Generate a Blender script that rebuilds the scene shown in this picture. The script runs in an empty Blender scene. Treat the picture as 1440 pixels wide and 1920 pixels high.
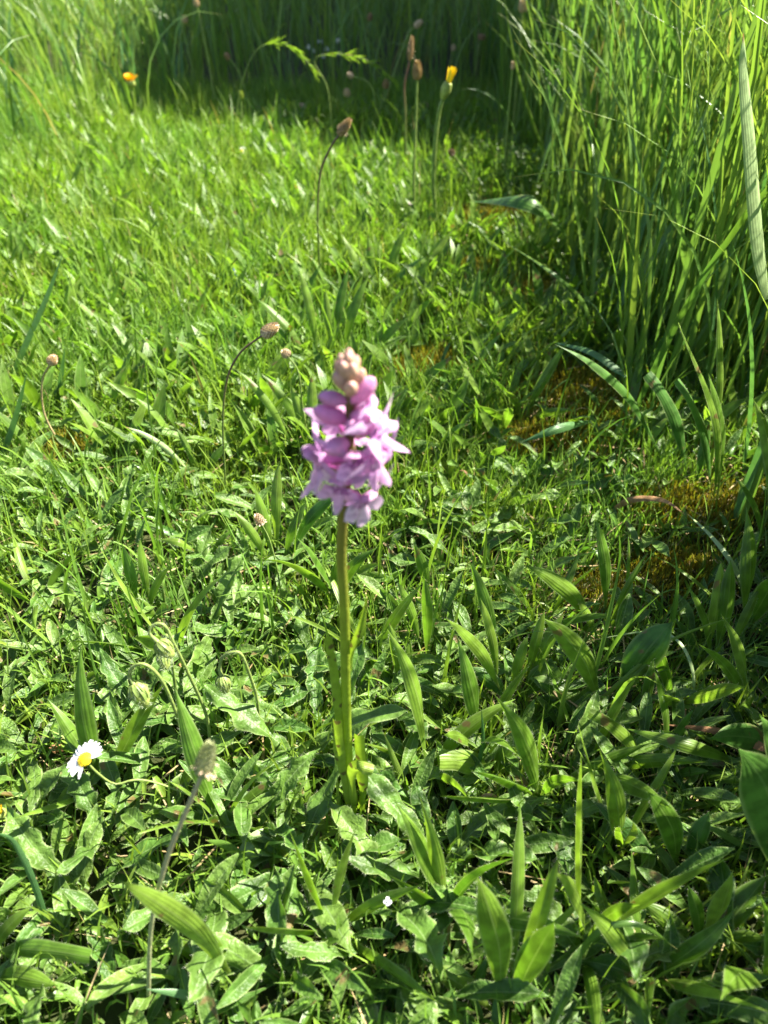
import bpy, math, random
import numpy as np
from mathutils import Vector, Matrix, Euler
R = math.radians
rng = np.random.default_rng(7)
random.seed(7)
S = bpy.context.scene
COL = S.collection

# ------------------------------------------------------------------ camera, sky, sun, exposure
H, PITCH, FPX = 0.37, R(40), 1386.7          # camera height (m), degrees below level, focal length in photo pixels
cam = bpy.data.cameras.new('camera')
cam.sensor_fit = 'VERTICAL'; cam.sensor_height = 36; cam.sensor_width = 27; cam.lens = 26
cam.clip_start = 0.01; cam.clip_end = 500
cam.dof.use_dof = True; cam.dof.focus_distance = 0.43; cam.dof.aperture_fstop = 9.5
co = bpy.data.objects.new('camera', cam); COL.objects.link(co)
co.location = (0, 0, H); co.rotation_euler = (R(90) - PITCH, 0, 0)
S.camera = co
SUN_AZ, SUN_EL = R(66), R(50)                # azimuth clockwise from the view direction
world = bpy.data.worlds.new('World'); S.world = world; world.use_nodes = True
wn = world.node_tree.nodes; wn.clear()
sky = wn.new('ShaderNodeTexSky'); sky.sky_type = 'NISHITA'; sky.sun_disc = False
sky.sun_elevation = SUN_EL; sky.sun_rotation = SUN_AZ
bg = wn.new('ShaderNodeBackground'); bg.inputs[1].default_value = 0.05
wo = wn.new('ShaderNodeOutputWorld')
world.node_tree.links.new(sky.outputs[0], bg.inputs[0]); world.node_tree.links.new(bg.outputs[0], wo.inputs[0])
sl = bpy.data.lights.new('sun', 'SUN'); sl.energy = 5.0; sl.angle = R(0.5); sl.color = (1.0, 0.95, 0.84)
so = bpy.data.objects.new('sun', sl); COL.objects.link(so)
sd = Vector((math.sin(SUN_AZ) * math.cos(SUN_EL), math.cos(SUN_AZ) * math.cos(SUN_EL), math.sin(SUN_EL)))
so.rotation_euler = (-sd).to_track_quat('-Z', 'Y').to_euler()
so.location = sd * 5
S.view_settings.view_transform = 'Standard'; S.view_settings.look = 'None'
S.view_settings.exposure = 2.3; S.view_settings.gamma = 1.0
S.view_settings.use_curve_mapping = False
S.cycles.max_bounces = 10; S.cycles.transmission_bounces = 6; S.cycles.diffuse_bounces = 5
S.cycles.use_denoising = True

# ------------------------------------------------------------------ pixel -> place
CP, SP_ = math.cos(PITCH), math.sin(PITCH)
def ray(px, py):
    dx, dy = (px - 720) / FPX, (960 - py) / FPX
    return np.array([dx, CP + dy * SP_, -SP_ + dy * CP])
def at(px, py, z=0.0):
    r = ray(px, py); t = (z - H) / r[2]
    return np.array([0, 0, H]) + r * t
def at_y(px, py, y):
    r = ray(px, py); return np.array([0, 0, H]) + r * (y / r[1])
def lean(px, py, yb, k=0.3):
    """the point seen at the pixel that leans back k metres for each metre of height over a foot at depth yb"""
    r = ray(px, py)            # H + t rz = z ; t ry = yb + k z
    t = (yb + k * H) / (r[1] - k * r[2])
    p = np.array([0, 0, H]) + r * t
    return p
def pix(p):
    p = np.asarray(p, float); y, z = p[..., 1], p[..., 2] - H
    d = y * CP - z * SP_; u = y * SP_ + z * CP
    return 720 + FPX * p[..., 0] / d, 960 - FPX * u / d

# ------------------------------------------------------------------ materials
def new_mat(name):
    m = bpy.data.materials.new(name); m.use_nodes = True
    n = m.node_tree.nodes; n.clear()
    return m, n, m.node_tree.links
def rgb(c): return (*c, 1.0)
def leaf_mat(name, a, b, mid=None, midw=0.07, veins=0, trans=0.35, rough=0.42, spec=0.4, tip=None, base=None,
             nscale=220.0, namt=0.25, spots=None, bump=0.35, yellow=(1.1, 1.2, 0.5), zgrad=None, patch=0.0, dry=None, edge=None, blem=False):
    m, n, l = new_mat(name)
    at_ = n.new('ShaderNodeAttribute'); at_.attribute_name = 'leaf'
    sep = n.new('ShaderNodeSeparateColor'); l.new(at_.outputs['Color'], sep.inputs[0])
    oi = n.new('ShaderNodeObjectInfo')
    add = n.new('ShaderNodeMath'); add.operation = 'ADD'; l.new(sep.outputs[0], add.inputs[0]); l.new(oi.outputs['Random'], add.inputs[1])
    fr = n.new('ShaderNodeMath'); fr.operation = 'FRACT'; l.new(add.outputs[0], fr.inputs[0])
    def mix(fac, c1, c2, blend='MIX'):
        x = n.new('ShaderNodeMix'); x.data_type = 'RGBA'; x.blend_type = blend
        if isinstance(fac, (int, float)): x.inputs[0].default_value = fac
        else: l.new(fac, x.inputs[0])
        for c, i in ((c1, 6), (c2, 7)):
            if isinstance(c, tuple): x.inputs[i].default_value = rgb(c)
            else: l.new(c, x.inputs[i])
        return x.outputs[2]
    def ramp(src, x0, x1, y0=0.0, y1=1.0):
        x = n.new('ShaderNodeMapRange'); x.interpolation_type = 'SMOOTHSTEP'
        l.new(src, x.inputs[0])
        for i, v in enumerate((x0, x1, y0, y1)): x.inputs[i + 1].default_value = v
        return x.outputs[0]
    def math_(op, s1, v=None):
        x = n.new('ShaderNodeMath'); x.operation = op
        l.new(s1, x.inputs[0])
        if v is not None:
            if isinstance(v, (int, float)): x.inputs[1].default_value = v
            else: l.new(v, x.inputs[1])
        return x.outputs[0]
    col = mix(fr.outputs[0], a, b)
    tc = n.new('ShaderNodeTexCoord')
    if namt:
        ns = n.new('ShaderNodeTexNoise'); ns.inputs['Scale'].default_value = nscale; ns.inputs['Detail'].default_value = 3
        l.new(tc.outputs['Object'], ns.inputs['Vector'])
        g = ramp(ns.outputs[0], 0.3, 0.7, 1 - namt, 1 + namt)
        gc = n.new('ShaderNodeCombineColor')
        for i in range(3): l.new(g, gc.inputs[i])
        col = mix(1.0, col, gc.outputs[0], 'MULTIPLY')
    if patch:
        pn = n.new('ShaderNodeTexNoise'); pn.inputs['Scale'].default_value = 9; pn.inputs['Detail'].default_value = 3
        l.new(tc.outputs['Object'], pn.inputs['Vector'])
        col = mix(ramp(pn.outputs[0], .36, .66), mix(patch, col, (1.08, 1.03, .8), 'MULTIPLY'), mix(patch, col, (.78, .96, 1.15), 'MULTIPLY'))
    if dry: col = mix(ramp(fr.outputs[0], 1 - dry, 1 - dry + .01), col, (.34, .26, .12))
    if base: col = mix(ramp(sep.outputs[1], 0.0, 0.3, 1, 0), col, base)
    if tip:  col = mix(ramp(sep.outputs[1], 0.9, 1.0), col, tip)
    if zgrad: col = mix(ramp(sep.outputs[1], 0.15, 0.72), col, zgrad)
    u2 = math_('ABSOLUTE', math_('SUBTRACT', at_.outputs['Alpha'], 0.5))       # 0 at the midrib, 0.5 at the edge
    if mid: col = mix(ramp(u2, midw * 0.35, midw * 0.7, 0.75, 0), col, mid)
    if blem:
        bn = n.new('ShaderNodeTexNoise'); bn.inputs['Scale'].default_value = 75; bn.inputs['Detail'].default_value = 2; l.new(tc.outputs['Object'], bn.inputs['Vector'])
        col = mix(ramp(bn.outputs[0], .655, .70, 0, .85), col, (.17, .11, .045))
    if edge: col = mix(ramp(u2, .40, .5, 0, .7), col, edge)  # glow of the leaf edges put into the colour as a paler margin
    if spots:
        v = n.new('ShaderNodeTexVoronoi'); v.inputs['Scale'].default_value = 160
        l.new(tc.outputs['Object'], v.inputs['Vector'])
        col = mix(ramp(v.outputs['Distance'], 0.22, 0.32, 0.85, 0), col, spots)
    p = n.new('ShaderNodeBsdfPrincipled'); l.new(col, p.inputs['Base Color'])
    p.inputs['Roughness'].default_value = rough; p.inputs['Specular IOR Level'].default_value = spec
    height = None
    wob = n.new('ShaderNodeTexNoise'); wob.inputs['Scale'].default_value = 90; l.new(tc.outputs['Object'], wob.inputs['Vector'])
    if veins:
        u2 = math_('ADD', u2, math_('MULTIPLY', wob.outputs[0], .09))
        height = math_('ABSOLUTE', math_('SINE', math_('MULTIPLY', u2, math.pi * 2 * veins)))
    else:
        nb = n.new('ShaderNodeTexNoise'); nb.inputs['Scale'].default_value = 420; nb.inputs['Detail'].default_value = 2
        l.new(tc.outputs['Object'], nb.inputs['Vector']); height = nb.outputs[0]
    bm = n.new('ShaderNodeBump'); bm.inputs['Strength'].default_value = bump; bm.inputs['Distance'].default_value = 0.0012
    l.new(height, bm.inputs['Height']); l.new(bm.outputs[0], p.inputs['Normal'])
    t = n.new('ShaderNodeBsdfTranslucent'); l.new(mix(1.0, col, yellow, 'MULTIPLY'), t.inputs[0])
    ms = n.new('ShaderNodeMixShader'); ms.inputs[0].default_value = trans
    l.new(p.outputs[0], ms.inputs[1]); l.new(t.outputs[0], ms.inputs[2])
    o = n.new('ShaderNodeOutputMaterial'); l.new(ms.outputs[0], o.inputs[0])
    return m

M = {}
M['lawn'] = leaf_mat('lawn_blade', (.12, .22, .03), (.24, .35, .055), trans=.4, namt=0, base=(.2, .22, .07), rough=.38, spec=.4, patch=.8, dry=.02, veins=2, bump=.15)
M['tall'] = leaf_mat('tall_blade', (.10, .20, .035), (.215, .315, .065), trans=.42, namt=0, tip=(.26, .24, .09), rough=.3, spec=.6, patch=.8, dry=.01, yellow=(1.15, 1.15, .6), veins=3, bump=.25)
M['blue'] = leaf_mat('bluish_blade', (.07, .17, .05), (.10, .21, .07), trans=.35, namt=.1, rough=.38, spec=.5, veins=3, bump=.25)
M['pale'] = leaf_mat('pale_blade', (.32, .42, .18), (.33, .43, .19), trans=.3, namt=.15, tip=(.30, .12, .04), rough=.45, veins=4, bump=.08)
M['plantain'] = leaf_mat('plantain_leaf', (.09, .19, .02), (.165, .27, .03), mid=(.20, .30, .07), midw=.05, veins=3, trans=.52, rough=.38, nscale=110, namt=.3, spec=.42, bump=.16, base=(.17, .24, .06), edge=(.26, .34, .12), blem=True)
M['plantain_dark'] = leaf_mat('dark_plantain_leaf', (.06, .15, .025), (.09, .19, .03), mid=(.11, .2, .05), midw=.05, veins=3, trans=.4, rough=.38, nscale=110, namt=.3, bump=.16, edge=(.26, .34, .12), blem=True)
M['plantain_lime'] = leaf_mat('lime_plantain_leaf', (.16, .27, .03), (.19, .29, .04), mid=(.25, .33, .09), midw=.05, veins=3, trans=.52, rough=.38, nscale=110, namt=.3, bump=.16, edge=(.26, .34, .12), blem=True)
M['hawkbit'] = leaf_mat('hairy_leaf', (.06, .135, .02), (.125, .21, .036), mid=(.19, .28, .10), midw=.05, trans=.36, rough=.46, spec=.35, nscale=130, namt=.3, bump=.9, edge=(.26, .34, .12), blem=True)
M['weed'] = leaf_mat('small_leaf', (.07, .155, .02), (.17, .26, .03), mid=(.15, .25, .07), midw=.06, trans=.38, rough=.36, patch=.6, nscale=200, namt=.2)
M['moss'] = leaf_mat('moss_tip', (.25, .18, .014), (.20, .23, .028), trans=.35, namt=0, rough=.6, spec=.2, base=(.15, .085, .014))
M['straw'] = leaf_mat('straw', (.32, .22, .10), (.42, .33, .17), trans=.2, namt=.2, rough=.6, spec=.2)
M['brown'] = leaf_mat('dry_brown', (.22, .11, .045), (.32, .18, .08), trans=.15, namt=.35, rough=.6, spec=.25, veins=4)
M['hair'] = leaf_mat('white_hair', (.5, .56, .38), (.58, .62, .46), trans=.5, namt=0, rough=.4)
M['orchid_stem'] = leaf_mat('orchid_stem', (.27, .37, .03), (.27, .37, .03), trans=.35, namt=.12, zgrad=(.19, .15, .04), rough=.35, spec=.5)
M['orchid_leaf'] = leaf_mat('orchid_leaf', (.22, .32, .03), (.24, .34, .05), trans=.4, namt=.12, spots=(.07, .03, .03), veins=4, rough=.36)
M['stalk_pale'] = leaf_mat('pale_stalk', (.34, .36, .18), (.34, .36, .18), trans=.2, namt=.15, zgrad=(.40, .36, .22), rough=.45)
M['stalk'] = leaf_mat('stalk', (.18, .26, .06), (.23, .30, .08), trans=.2, namt=.2, rough=.45)
M['stalk_brown'] = leaf_mat('brown_stalk', (.13, .19, .04), (.15, .2, .05), trans=.1, namt=.2, zgrad=(.14, .075, .05), rough=.45)
M['bud_green'] = leaf_mat('bud_green', (.26, .32, .07), (.30, .36, .09), trans=.2, namt=.2, rough=.5)
M['head_brown'] = leaf_mat('head_brown', (.28, .17, .10), (.42, .29, .18), trans=.15, namt=.4, nscale=900, rough=.65)
M['head_tan'] = leaf_mat('head_tan', (.52, .38, .27), (.62, .48, .35), trans=.15, namt=.3, nscale=900, rough=.65)
M['head_green'] = leaf_mat('head_green', (.26, .29, .12), (.34, .36, .18), trans=.15, namt=.3, nscale=900, rough=.6)
M['white'] = leaf_mat('white_petal', (.80, .80, .80), (.84, .83, .84), trans=.3, namt=.03, rough=.5, veins=4, bump=.2, yellow=(.9, .9, .9))
M['yellow'] = leaf_mat('yellow_floret', (.80, .60, .012), (.86, .68, .02), trans=.15, namt=.25, nscale=900, rough=.6, yellow=(1, .8, .3))
M['orange'] = leaf_mat('orange_floret', (.82, .46, .01), (.85, .55, .02), trans=.25, namt=.2, rough=.6, yellow=(1, .7, .3))
M['blue_petal'] = leaf_mat('blue_petal', (.10, .17, .65), (.12, .2, .7), trans=.3, namt=.1, rough=.5, yellow=(.8, .8, 1))
PY = (1.05, .8, 1.05)
M['pink'] = leaf_mat('pink_petal', (.76, .40, .66), (.80, .50, .72), trans=.55, namt=.15, nscale=300, rough=.5, spec=.3, yellow=PY)
M['pink_pale'] = leaf_mat('pale_sepal', (.52, .32, .54), (.58, .40, .58), trans=.4, namt=.1, rough=.5, spec=.3, yellow=PY)
M['pink_bud'] = leaf_mat('pink_bud', (.66, .30, .52), (.70, .38, .58), trans=.4, namt=.12, rough=.45, base=(.55, .36, .30), yellow=PY)
M['tan_bud'] = leaf_mat('tan_bud', (.60, .33, .26), (.62, .42, .27), trans=.25, namt=.15, rough=.5, base=(.40, .36, .14), tip=(.62, .34, .34), yellow=(1.05, .95, .7))
M['bract'] = leaf_mat('bract', (.15, .16, .05), (.24, .15, .13), trans=.3, namt=.2, rough=.5)
M['trunk'] = leaf_mat('bark', (.10, .075, .05), (.13, .10, .07), trans=0, namt=.5, nscale=30, rough=.9)
M['crown'] = leaf_mat('crown_leaf', (.045, .10, .02), (.07, .14, .03), trans=.2, namt=0, rough=.5)

def lip_mat():
    m, n, l = new_mat('orchid_lip')
    tc = n.new('ShaderNodeTexCoord')
    w = n.new('ShaderNodeTexWave'); w.wave_type = 'RINGS'; w.rings_direction = 'SPHERICAL'
    w.inputs['Scale'].default_value = 95; w.inputs['Distortion'].default_value = 9; w.inputs['Detail'].default_value = 2; w.inputs['Detail Scale'].default_value = 2.5
    l.new(tc.outputs['Object'], w.inputs[0])
    r = n.new('ShaderNodeMapRange'); r.interpolation_type = 'SMOOTHSTEP'; l.new(w.outputs['Fac'], r.inputs[0])
    r.inputs[1].default_value = .62; r.inputs[2].default_value = .9
    at_ = n.new('ShaderNodeAttribute'); at_.attribute_name = 'leaf'
    sep = n.new('ShaderNodeSeparateColor'); l.new(at_.outputs['Color'], sep.inputs[0])
    f = n.new('ShaderNodeMapRange'); l.new(sep.outputs[1], f.inputs[0]); f.inputs[1].default_value = .45; f.inputs[2].default_value = .95; f.inputs[3].default_value = .75; f.inputs[4].default_value = .0
    mu = n.new('ShaderNodeMath'); mu.operation = 'MULTIPLY'; l.new(r.outputs[0], mu.inputs[0]); l.new(f.outputs[0], mu.inputs[1])
    oi = n.new('ShaderNodeObjectInfo')
    x0 = n.new('ShaderNodeMix'); x0.data_type = 'RGBA'; l.new(oi.outputs['Random'], x0.inputs[0]); x0.inputs[6].default_value = rgb((.78, .46, .74)); x0.inputs[7].default_value = rgb((.84, .62, .80))
    x = n.new('ShaderNodeMix'); x.data_type = 'RGBA'; l.new(mu.outputs[0], x.inputs[0]); l.new(x0.outputs[2], x.inputs[6]); x.inputs[7].default_value = rgb((.24, .03, .24))
    p = n.new('ShaderNodeBsdfPrincipled'); l.new(x.outputs[2], p.inputs[0]); p.inputs['Roughness'].default_value = .5; p.inputs['Specular IOR Level'].default_value = .3
    t = n.new('ShaderNodeBsdfTranslucent'); l.new(x.outputs[2], t.inputs[0])
    ms = n.new('ShaderNodeMixShader'); ms.inputs[0].default_value = .5; l.new(p.outputs[0], ms.inputs[1]); l.new(t.outputs[0], ms.inputs[2])
    o = n.new('ShaderNodeOutputMaterial'); l.new(ms.outputs[0], o.inputs[0])
    return m
M['lip'] = lip_mat()

def soil_mat():
    m, n, l = new_mat('soil')
    tc = n.new('ShaderNodeTexCoord')
    a = n.new('ShaderNodeTexNoise'); a.inputs['Scale'].default_value = 45; a.inputs['Detail'].default_value = 8; l.new(tc.outputs['Object'], a.inputs[0])
    b = n.new('ShaderNodeTexNoise'); b.inputs['Scale'].default_value = 5; b.inputs['Detail'].default_value = 4; l.new(tc.outputs['Object'], b.inputs[0])
    r = n.new('ShaderNodeValToRGB'); e = r.color_ramp.elements
    e[0].position = .3; e[0].color = rgb((.020, .016, .008)); e[1].position = .75; e[1].color = rgb((.075, .055, .026))
    l.new(a.outputs[0], r.inputs[0])
    g = n.new('ShaderNodeMix'); g.data_type = 'RGBA'; l.new(b.outputs[0], g.inputs[0]); l.new(r.outputs[0], g.inputs[6]); g.inputs[7].default_value = rgb((.03, .055, .012))
    p = n.new('ShaderNodeBsdfPrincipled'); p.inputs['Roughness'].default_value = .9; p.inputs['Specular IOR Level'].default_value = .15
    l.new(g.outputs[2], p.inputs[0])
    bm = n.new('ShaderNodeBump'); bm.inputs['Distance'].default_value = .006; bm.inputs['Strength'].default_value = .9; l.new(a.outputs[0], bm.inputs['Height']); l.new(bm.outputs[0], p.inputs['Normal'])
    o = n.new('ShaderNodeOutputMaterial'); l.new(p.outputs[0], o.inputs[0])
    return m
M['soil'] = soil_mat()

# ------------------------------------------------------------------ mesh building
def unit(v): return v / np.maximum(np.linalg.norm(v, axis=-1, keepdims=True), 1e-12)
class MB:
    """gathers vertices, faces and the 'leaf' attribute (random, along, random, across) into one mesh"""
    def __init__(s): s.v, s.f, s.a, s.m, s.n = [], [], [], [], 0
    def add(s, v, f, a, mi=0):
        v = np.asarray(v, np.float32).reshape(-1, 3); f = np.asarray(f, np.int64)
        s.v.append(v); s.a.append(np.asarray(a, np.float32).reshape(-1, 4)); s.f.append(f + s.n); s.m.append(np.full(len(f), mi)); s.n += len(v)
        return s
    def mesh(s, name, mats):
        me = bpy.data.meshes.new(name)
        v = np.concatenate(s.v); a = np.concatenate(s.a)
        me.vertices.add(len(v)); me.vertices.foreach_set('co', v.ravel())
        loops, sizes = [], []
        for f in s.f: loops.append(f.ravel()); sizes.append(np.full(len(f), f.shape[1]))
        loops = np.concatenate(loops).astype(np.int32); sizes = np.concatenate(sizes)
        starts = np.concatenate([[0], np.cumsum(sizes)[:-1]]).astype(np.int32)
        me.loops.add(len(loops)); me.loops.foreach_set('vertex_index', loops)
        me.polygons.add(len(sizes)); me.polygons.foreach_set('loop_start', starts)
        me.polygons.foreach_set('material_index', np.concatenate(s.m).astype(np.int32))
        me.polygons.foreach_set('use_smooth', np.ones(len(sizes), bool))
        at_ = me.attributes.new('leaf', 'FLOAT_COLOR', 'POINT'); at_.data.foreach_set('color', a.ravel())
        for m in (mats if isinstance(mats, (list, tuple)) else [mats]): me.materials.append(m)
        me.update(calc_edges=True); me.validate()
        return me
def link(name, me, parent=None, loc=None, **props):
    o = bpy.data.objects.new(name, me); COL.objects.link(o)
    if parent is not None: o.parent = parent
    if loc is not None: o.location = loc
    for k, v in props.items(): o[k] = v
    return o
def thing(name, label, cat, loc, group=None, rz=0.0):
    o = link(name, None, None, loc, label=label, category=cat); o.rotation_euler = (0, 0, rz)
    o.empty_display_size = .02
    if group: o['group'] = group
    return o

def strips(C, side, HW, U, off=None, rnd=None):
    """ribbons: centre lines C (N,S,3), side vectors, half widths (N,S), across positions U (K,), offsets along the face normal (N,S,K)"""
    N, Sg, _ = C.shape; K = len(U)
    T = unit(np.gradient(C, axis=1)); side = unit(side - T * (side * T).sum(-1, keepdims=True))
    nr = np.cross(T, side)
    V = C[:, :, None, :] + side[:, :, None, :] * (HW[:, :, None] * U)[..., None]
    if off is not None: V = V + nr[:, :, None, :] * off[..., None]
    idx = np.arange(N * Sg * K).reshape(N, Sg, K)
    F = np.stack([idx[:, :-1, :-1], idx[:, :-1, 1:], idx[:, 1:, 1:], idx[:, 1:, :-1]], -1).reshape(-1, 4)
    if rnd is None: rnd = rng.random((N, 2))
    A = np.empty((N, Sg, K, 4), np.float32)
    A[..., 0] = rnd[:, 0, None, None]; A[..., 1] = np.linspace(0, 1, Sg)[None, :, None]; A[..., 2] = rnd[:, 1, None, None]
    A[..., 3] = (U * .5 + .5)[None, None, :]
    return V, F, A
def arcs(base, length, az, th0, th1, Sg, bend=1.0, sway=0.0):
    """centre lines that leave the base at th0 from vertical and end at th1, in azimuth az"""
    N = len(base); s = np.linspace(0, 1, Sg)
    th = th0[:, None] + (th1 - th0)[:, None] * s[None, :] ** bend
    azs = az[:, None] + (np.asarray(sway)[:, None] if np.ndim(sway) else sway) * s[None, :] ** 2
    ds = length / (Sg - 1)
    d = np.stack([np.sin(th) * np.cos(azs), np.sin(th) * np.sin(azs), np.cos(th)], -1) * ds[:, None, None]
    C = np.concatenate([np.zeros((N, 1, 3)), np.cumsum(d[:, :-1], 1)], 1) + base[:, None, :]
    side = np.stack([-np.sin(azs), np.cos(azs), np.zeros_like(azs)], -1)
    return C, side
def twist(C, side, ang):
    T = unit(np.gradient(C, axis=1)); side = unit(side - T * (side * T).sum(-1, keepdims=True)); nr = np.cross(T, side)
    a = ang[..., None]
    return side * np.cos(a) + nr * np.sin(a)
def blades(mb, base, length, width, az, th0, th1, Sg=4, U=(-1., 1.), fold=.35, tw=None, prof=None, mi=0, bend=1.2, sway=0.0, wave=0.0):
    U = np.array(U); N = len(base); s = np.linspace(0, 1, Sg)
    C, side = arcs(base, length, az, th0, th1, Sg, bend, sway)
    if tw is not None: side = twist(C, side, tw[:, None] * (0.5 + 0.5 * s[None, :]))
    p = (np.clip(1 - s ** 2.2, .03, 1) * np.clip(.6 + 3 * s, 0, 1)) if prof is None else prof
    HW = width[:, None] * .5 * (p if np.ndim(p) == 2 else np.broadcast_to(p, (N, Sg)))
    off = None
    if len(U) > 2:
        off = HW[:, :, None] * fold * np.abs(U)[None, None, :] * np.ones((N, 1, 1))
        if wave:
            ph = rng.random((N, 1, 1)) * 6.28
            off = off + wave * length[:, None, None] * np.sin(ph + s[None, :, None] * 13 + (U[None, None, :] > 0) * 2.0) * np.abs(U)[None, None, :] ** 2
    mb.add(*strips(C, side, HW, U, off), mi)

def smooth(pts, n=16):
    """Catmull-Rom through points"""
    P = np.asarray(pts, float); P = np.vstack([2 * P[0] - P[1], P, 2 * P[-1] - P[-2]])
    out = []; k = len(P) - 3
    for t in np.linspace(0, k - 1e-6, n):
        i = int(t); u = t - i; a, b, c, d = P[i:i + 4]
        out.append(.5 * (2 * b + (c - a) * u + (2 * a - 5 * b + 4 * c - d) * u * u + (3 * b - a - 3 * c + d) * u ** 3))
    return np.array(out)
def tube(mb, pts, r, sides=7, mi=0, rnd=None):
    P = np.asarray(pts, float); n = len(P); r = np.broadcast_to(np.asarray(r, float), (n,))
    T = unit(np.gradient(P, axis=0)); ref = np.array([.31, .17, .93]) if abs(T[:, 2]).mean() < .8 else np.array([.93, .31, .1])
    a = unit(np.cross(T, ref)); b = np.cross(T, a); ph = np.linspace(0, 2 * math.pi, sides, endpoint=False)
    V = P[:, None] + r[:, None, None] * (np.cos(ph)[None, :, None] * a[:, None] + np.sin(ph)[None, :, None] * b[:, None])
    i = np.arange(n * sides).reshape(n, sides); j = np.roll(i, -1, 1)
    F = np.stack([i[:-1], j[:-1], j[1:], i[1:]], -1).reshape(-1, 4)
    A = np.zeros((n, sides, 4)); A[..., 0] = rng.random() if rnd is None else rnd; A[..., 1] = np.linspace(0, 1, n)[:, None]; A[..., 3] = .8
    mb.add(V, F, A, mi)
    mb.add(np.vstack([V[-1], P[-1] + T[-1] * r[-1] * .6]), [[k, (k + 1) % sides, sides] for k in range(sides)], np.vstack([A[-1], A[-1][:1]]), mi)
def lathe(mb, o, d, L, prof, sides=10, mi=0):
    """a body of revolution from o along d, prof = [(along 0..1, radius)]"""
    d = unit(np.asarray(d, float)); o = np.asarray(o, float)
    tube(mb, np.array([o + d * L * t for t, _ in prof]), [q for _, q in prof], sides, mi)

# ------------------------------------------------------------------ ground
def gz(x, y):
    return .004 * np.sin(x * 9 + 1.3) * np.cos(y * 7) + .003 * np.sin(x * 23 + y * 17) + .012 * np.clip(np.abs(x) - .3, 0, .6) * 2
gx = np.concatenate([-np.geomspace(200, 2.2, 14), np.linspace(-2, 2, 100), np.geomspace(2.2, 200, 14)])
gy = np.concatenate([-np.geomspace(200, .7, 14), np.linspace(-.6, 6, 140), np.geomspace(6.3, 200, 14)])
X, Y = np.meshgrid(gx, gy); Z = np.where((np.abs(X) < 2.1) & (Y > -.65) & (Y < 6.2), gz(X, Y), .0)
i = np.arange(X.size).reshape(X.shape)
mb = MB(); mb.add(np.stack([X, Y, Z], -1), np.stack([i[:-1, :-1], i[:-1, 1:], i[1:, 1:], i[1:, :-1]], -1).reshape(-1, 4), np.zeros((X.size, 4)))
link('ground', mb.mesh('ground', M['soil']), kind='structure', label='dark damp soil under the lawn and weeds')

# ------------------------------------------------------------------ sampling helpers
def scatter(n, x0, x1, y0, y1, dens=None):
    """n points on the ground in a rectangle, kept with probability dens(x, y)"""
    out = []; got = 0
    while got < n:
        x = rng.uniform(x0, x1, n); y = rng.uniform(y0, y1, n)
        if dens is not None:
            k = rng.random(n) < dens(x, y); x, y = x[k], y[k]
        out.append(np.stack([x, y], -1)); got += len(x)
    p = np.concatenate(out)[:n]
    return np.column_stack([p, gz(p[:, 0], p[:, 1]) - .001])
def patch(x, y, items):
    f = np.zeros_like(x)
    for cx, cy, rx, ry in items: f = np.maximum(f, np.exp(-(((x - cx) / rx) ** 2 + ((y - cy) / ry) ** 2) * 1.2))
    return f
def P2(px, py): return at(px, py)[:2]
MOSS = []
for px, py, rx, ry in ((1110, 755, .10, .10), (1000, 830, .05, .04), (1260, 1090, .05, .045), (1130, 1120, .04, .03), (1390, 980, .05, .05), (930, 420, .10, .10), (800, 690, .06, .05),
                       (1270, 960, .06, .03), (1000, 560, .05, .06), (130, 860, .04, .03), (880, 520, .05, .05)):
    q = P2(px, py); MOSS.append((q[0], q[1], rx, ry))
def mossy(x, y): return patch(x, y, MOSS)
def clump(x, y, s=1.0, seed=0.0):
    return .5 + .5 * np.sin(x * 31 * s + 2.1 * np.sin(y * 23 * s + seed) + seed) * np.sin(y * 27 * s + 1.7 * np.sin(x * 19 * s - seed))
def visible(x, y, margin=.04):
    d = y * CP + H * SP_
    return (np.abs(x) < d * .53 + margin)

# ------------------------------------------------------------------ lawn grass
def stuff(name, mb, mats, label):
    return link(name, mb.mesh(name, mats), kind='stuff', label=label)
def lawn(n, name, label, x0, x1, y0, y1, dens, L, W, Sg, spread):
    b = scatter(n, x0, x1, y0, y1, dens); mb = MB()
    near = np.clip(b[:, 1] / .9, .55, 1.0)
    blades(mb, b, rng.uniform(*L, n) * near * rng.choice([.6, 1, 1.35], n, p=[.3, .55, .15]), rng.uniform(*W, n), rng.uniform(0, 6.28, n), np.abs(rng.normal(0, .25, n)),
           np.abs(rng.normal(spread, .45, n)), Sg, tw=rng.uniform(-1.5, 1.5, n), sway=rng.normal(0, .5, n))
    stuff(name, mb, M['lawn'], label)
def d_near(x, y): return visible(x, y, .06) * np.clip(1 - 1.05 * mossy(x, y), .04, 1) * np.clip(.25 + 1.0 * clump(x, y, 1.0, .4) ** 1.5, 0, 1) * np.where(y < .42, .6, 1.0)
def d_far(x, y): return visible(x, y, .15) * np.clip(1 - 1.2 * mossy(x, y), 0, 1) * np.clip(.4 + .8 * clump(x, y, .7, 2.0), 0, 1)
lawn(42000, 'lawn_grass', 'fine short green grass between the weeds around the pink flower', -.5, .42, .0, .72, d_near, (.024, .065), (.0008, .0022), 5, .95)
lawn(100000, 'lawn_grass', 'bright sunlit short grass of the lawn beyond the pink flower', -1.0, .55, .68, 2.0, d_far, (.022, .055), (.0011, .0027), 4, .75)

f0x, f0y = at(660, 1550)[:2]
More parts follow.
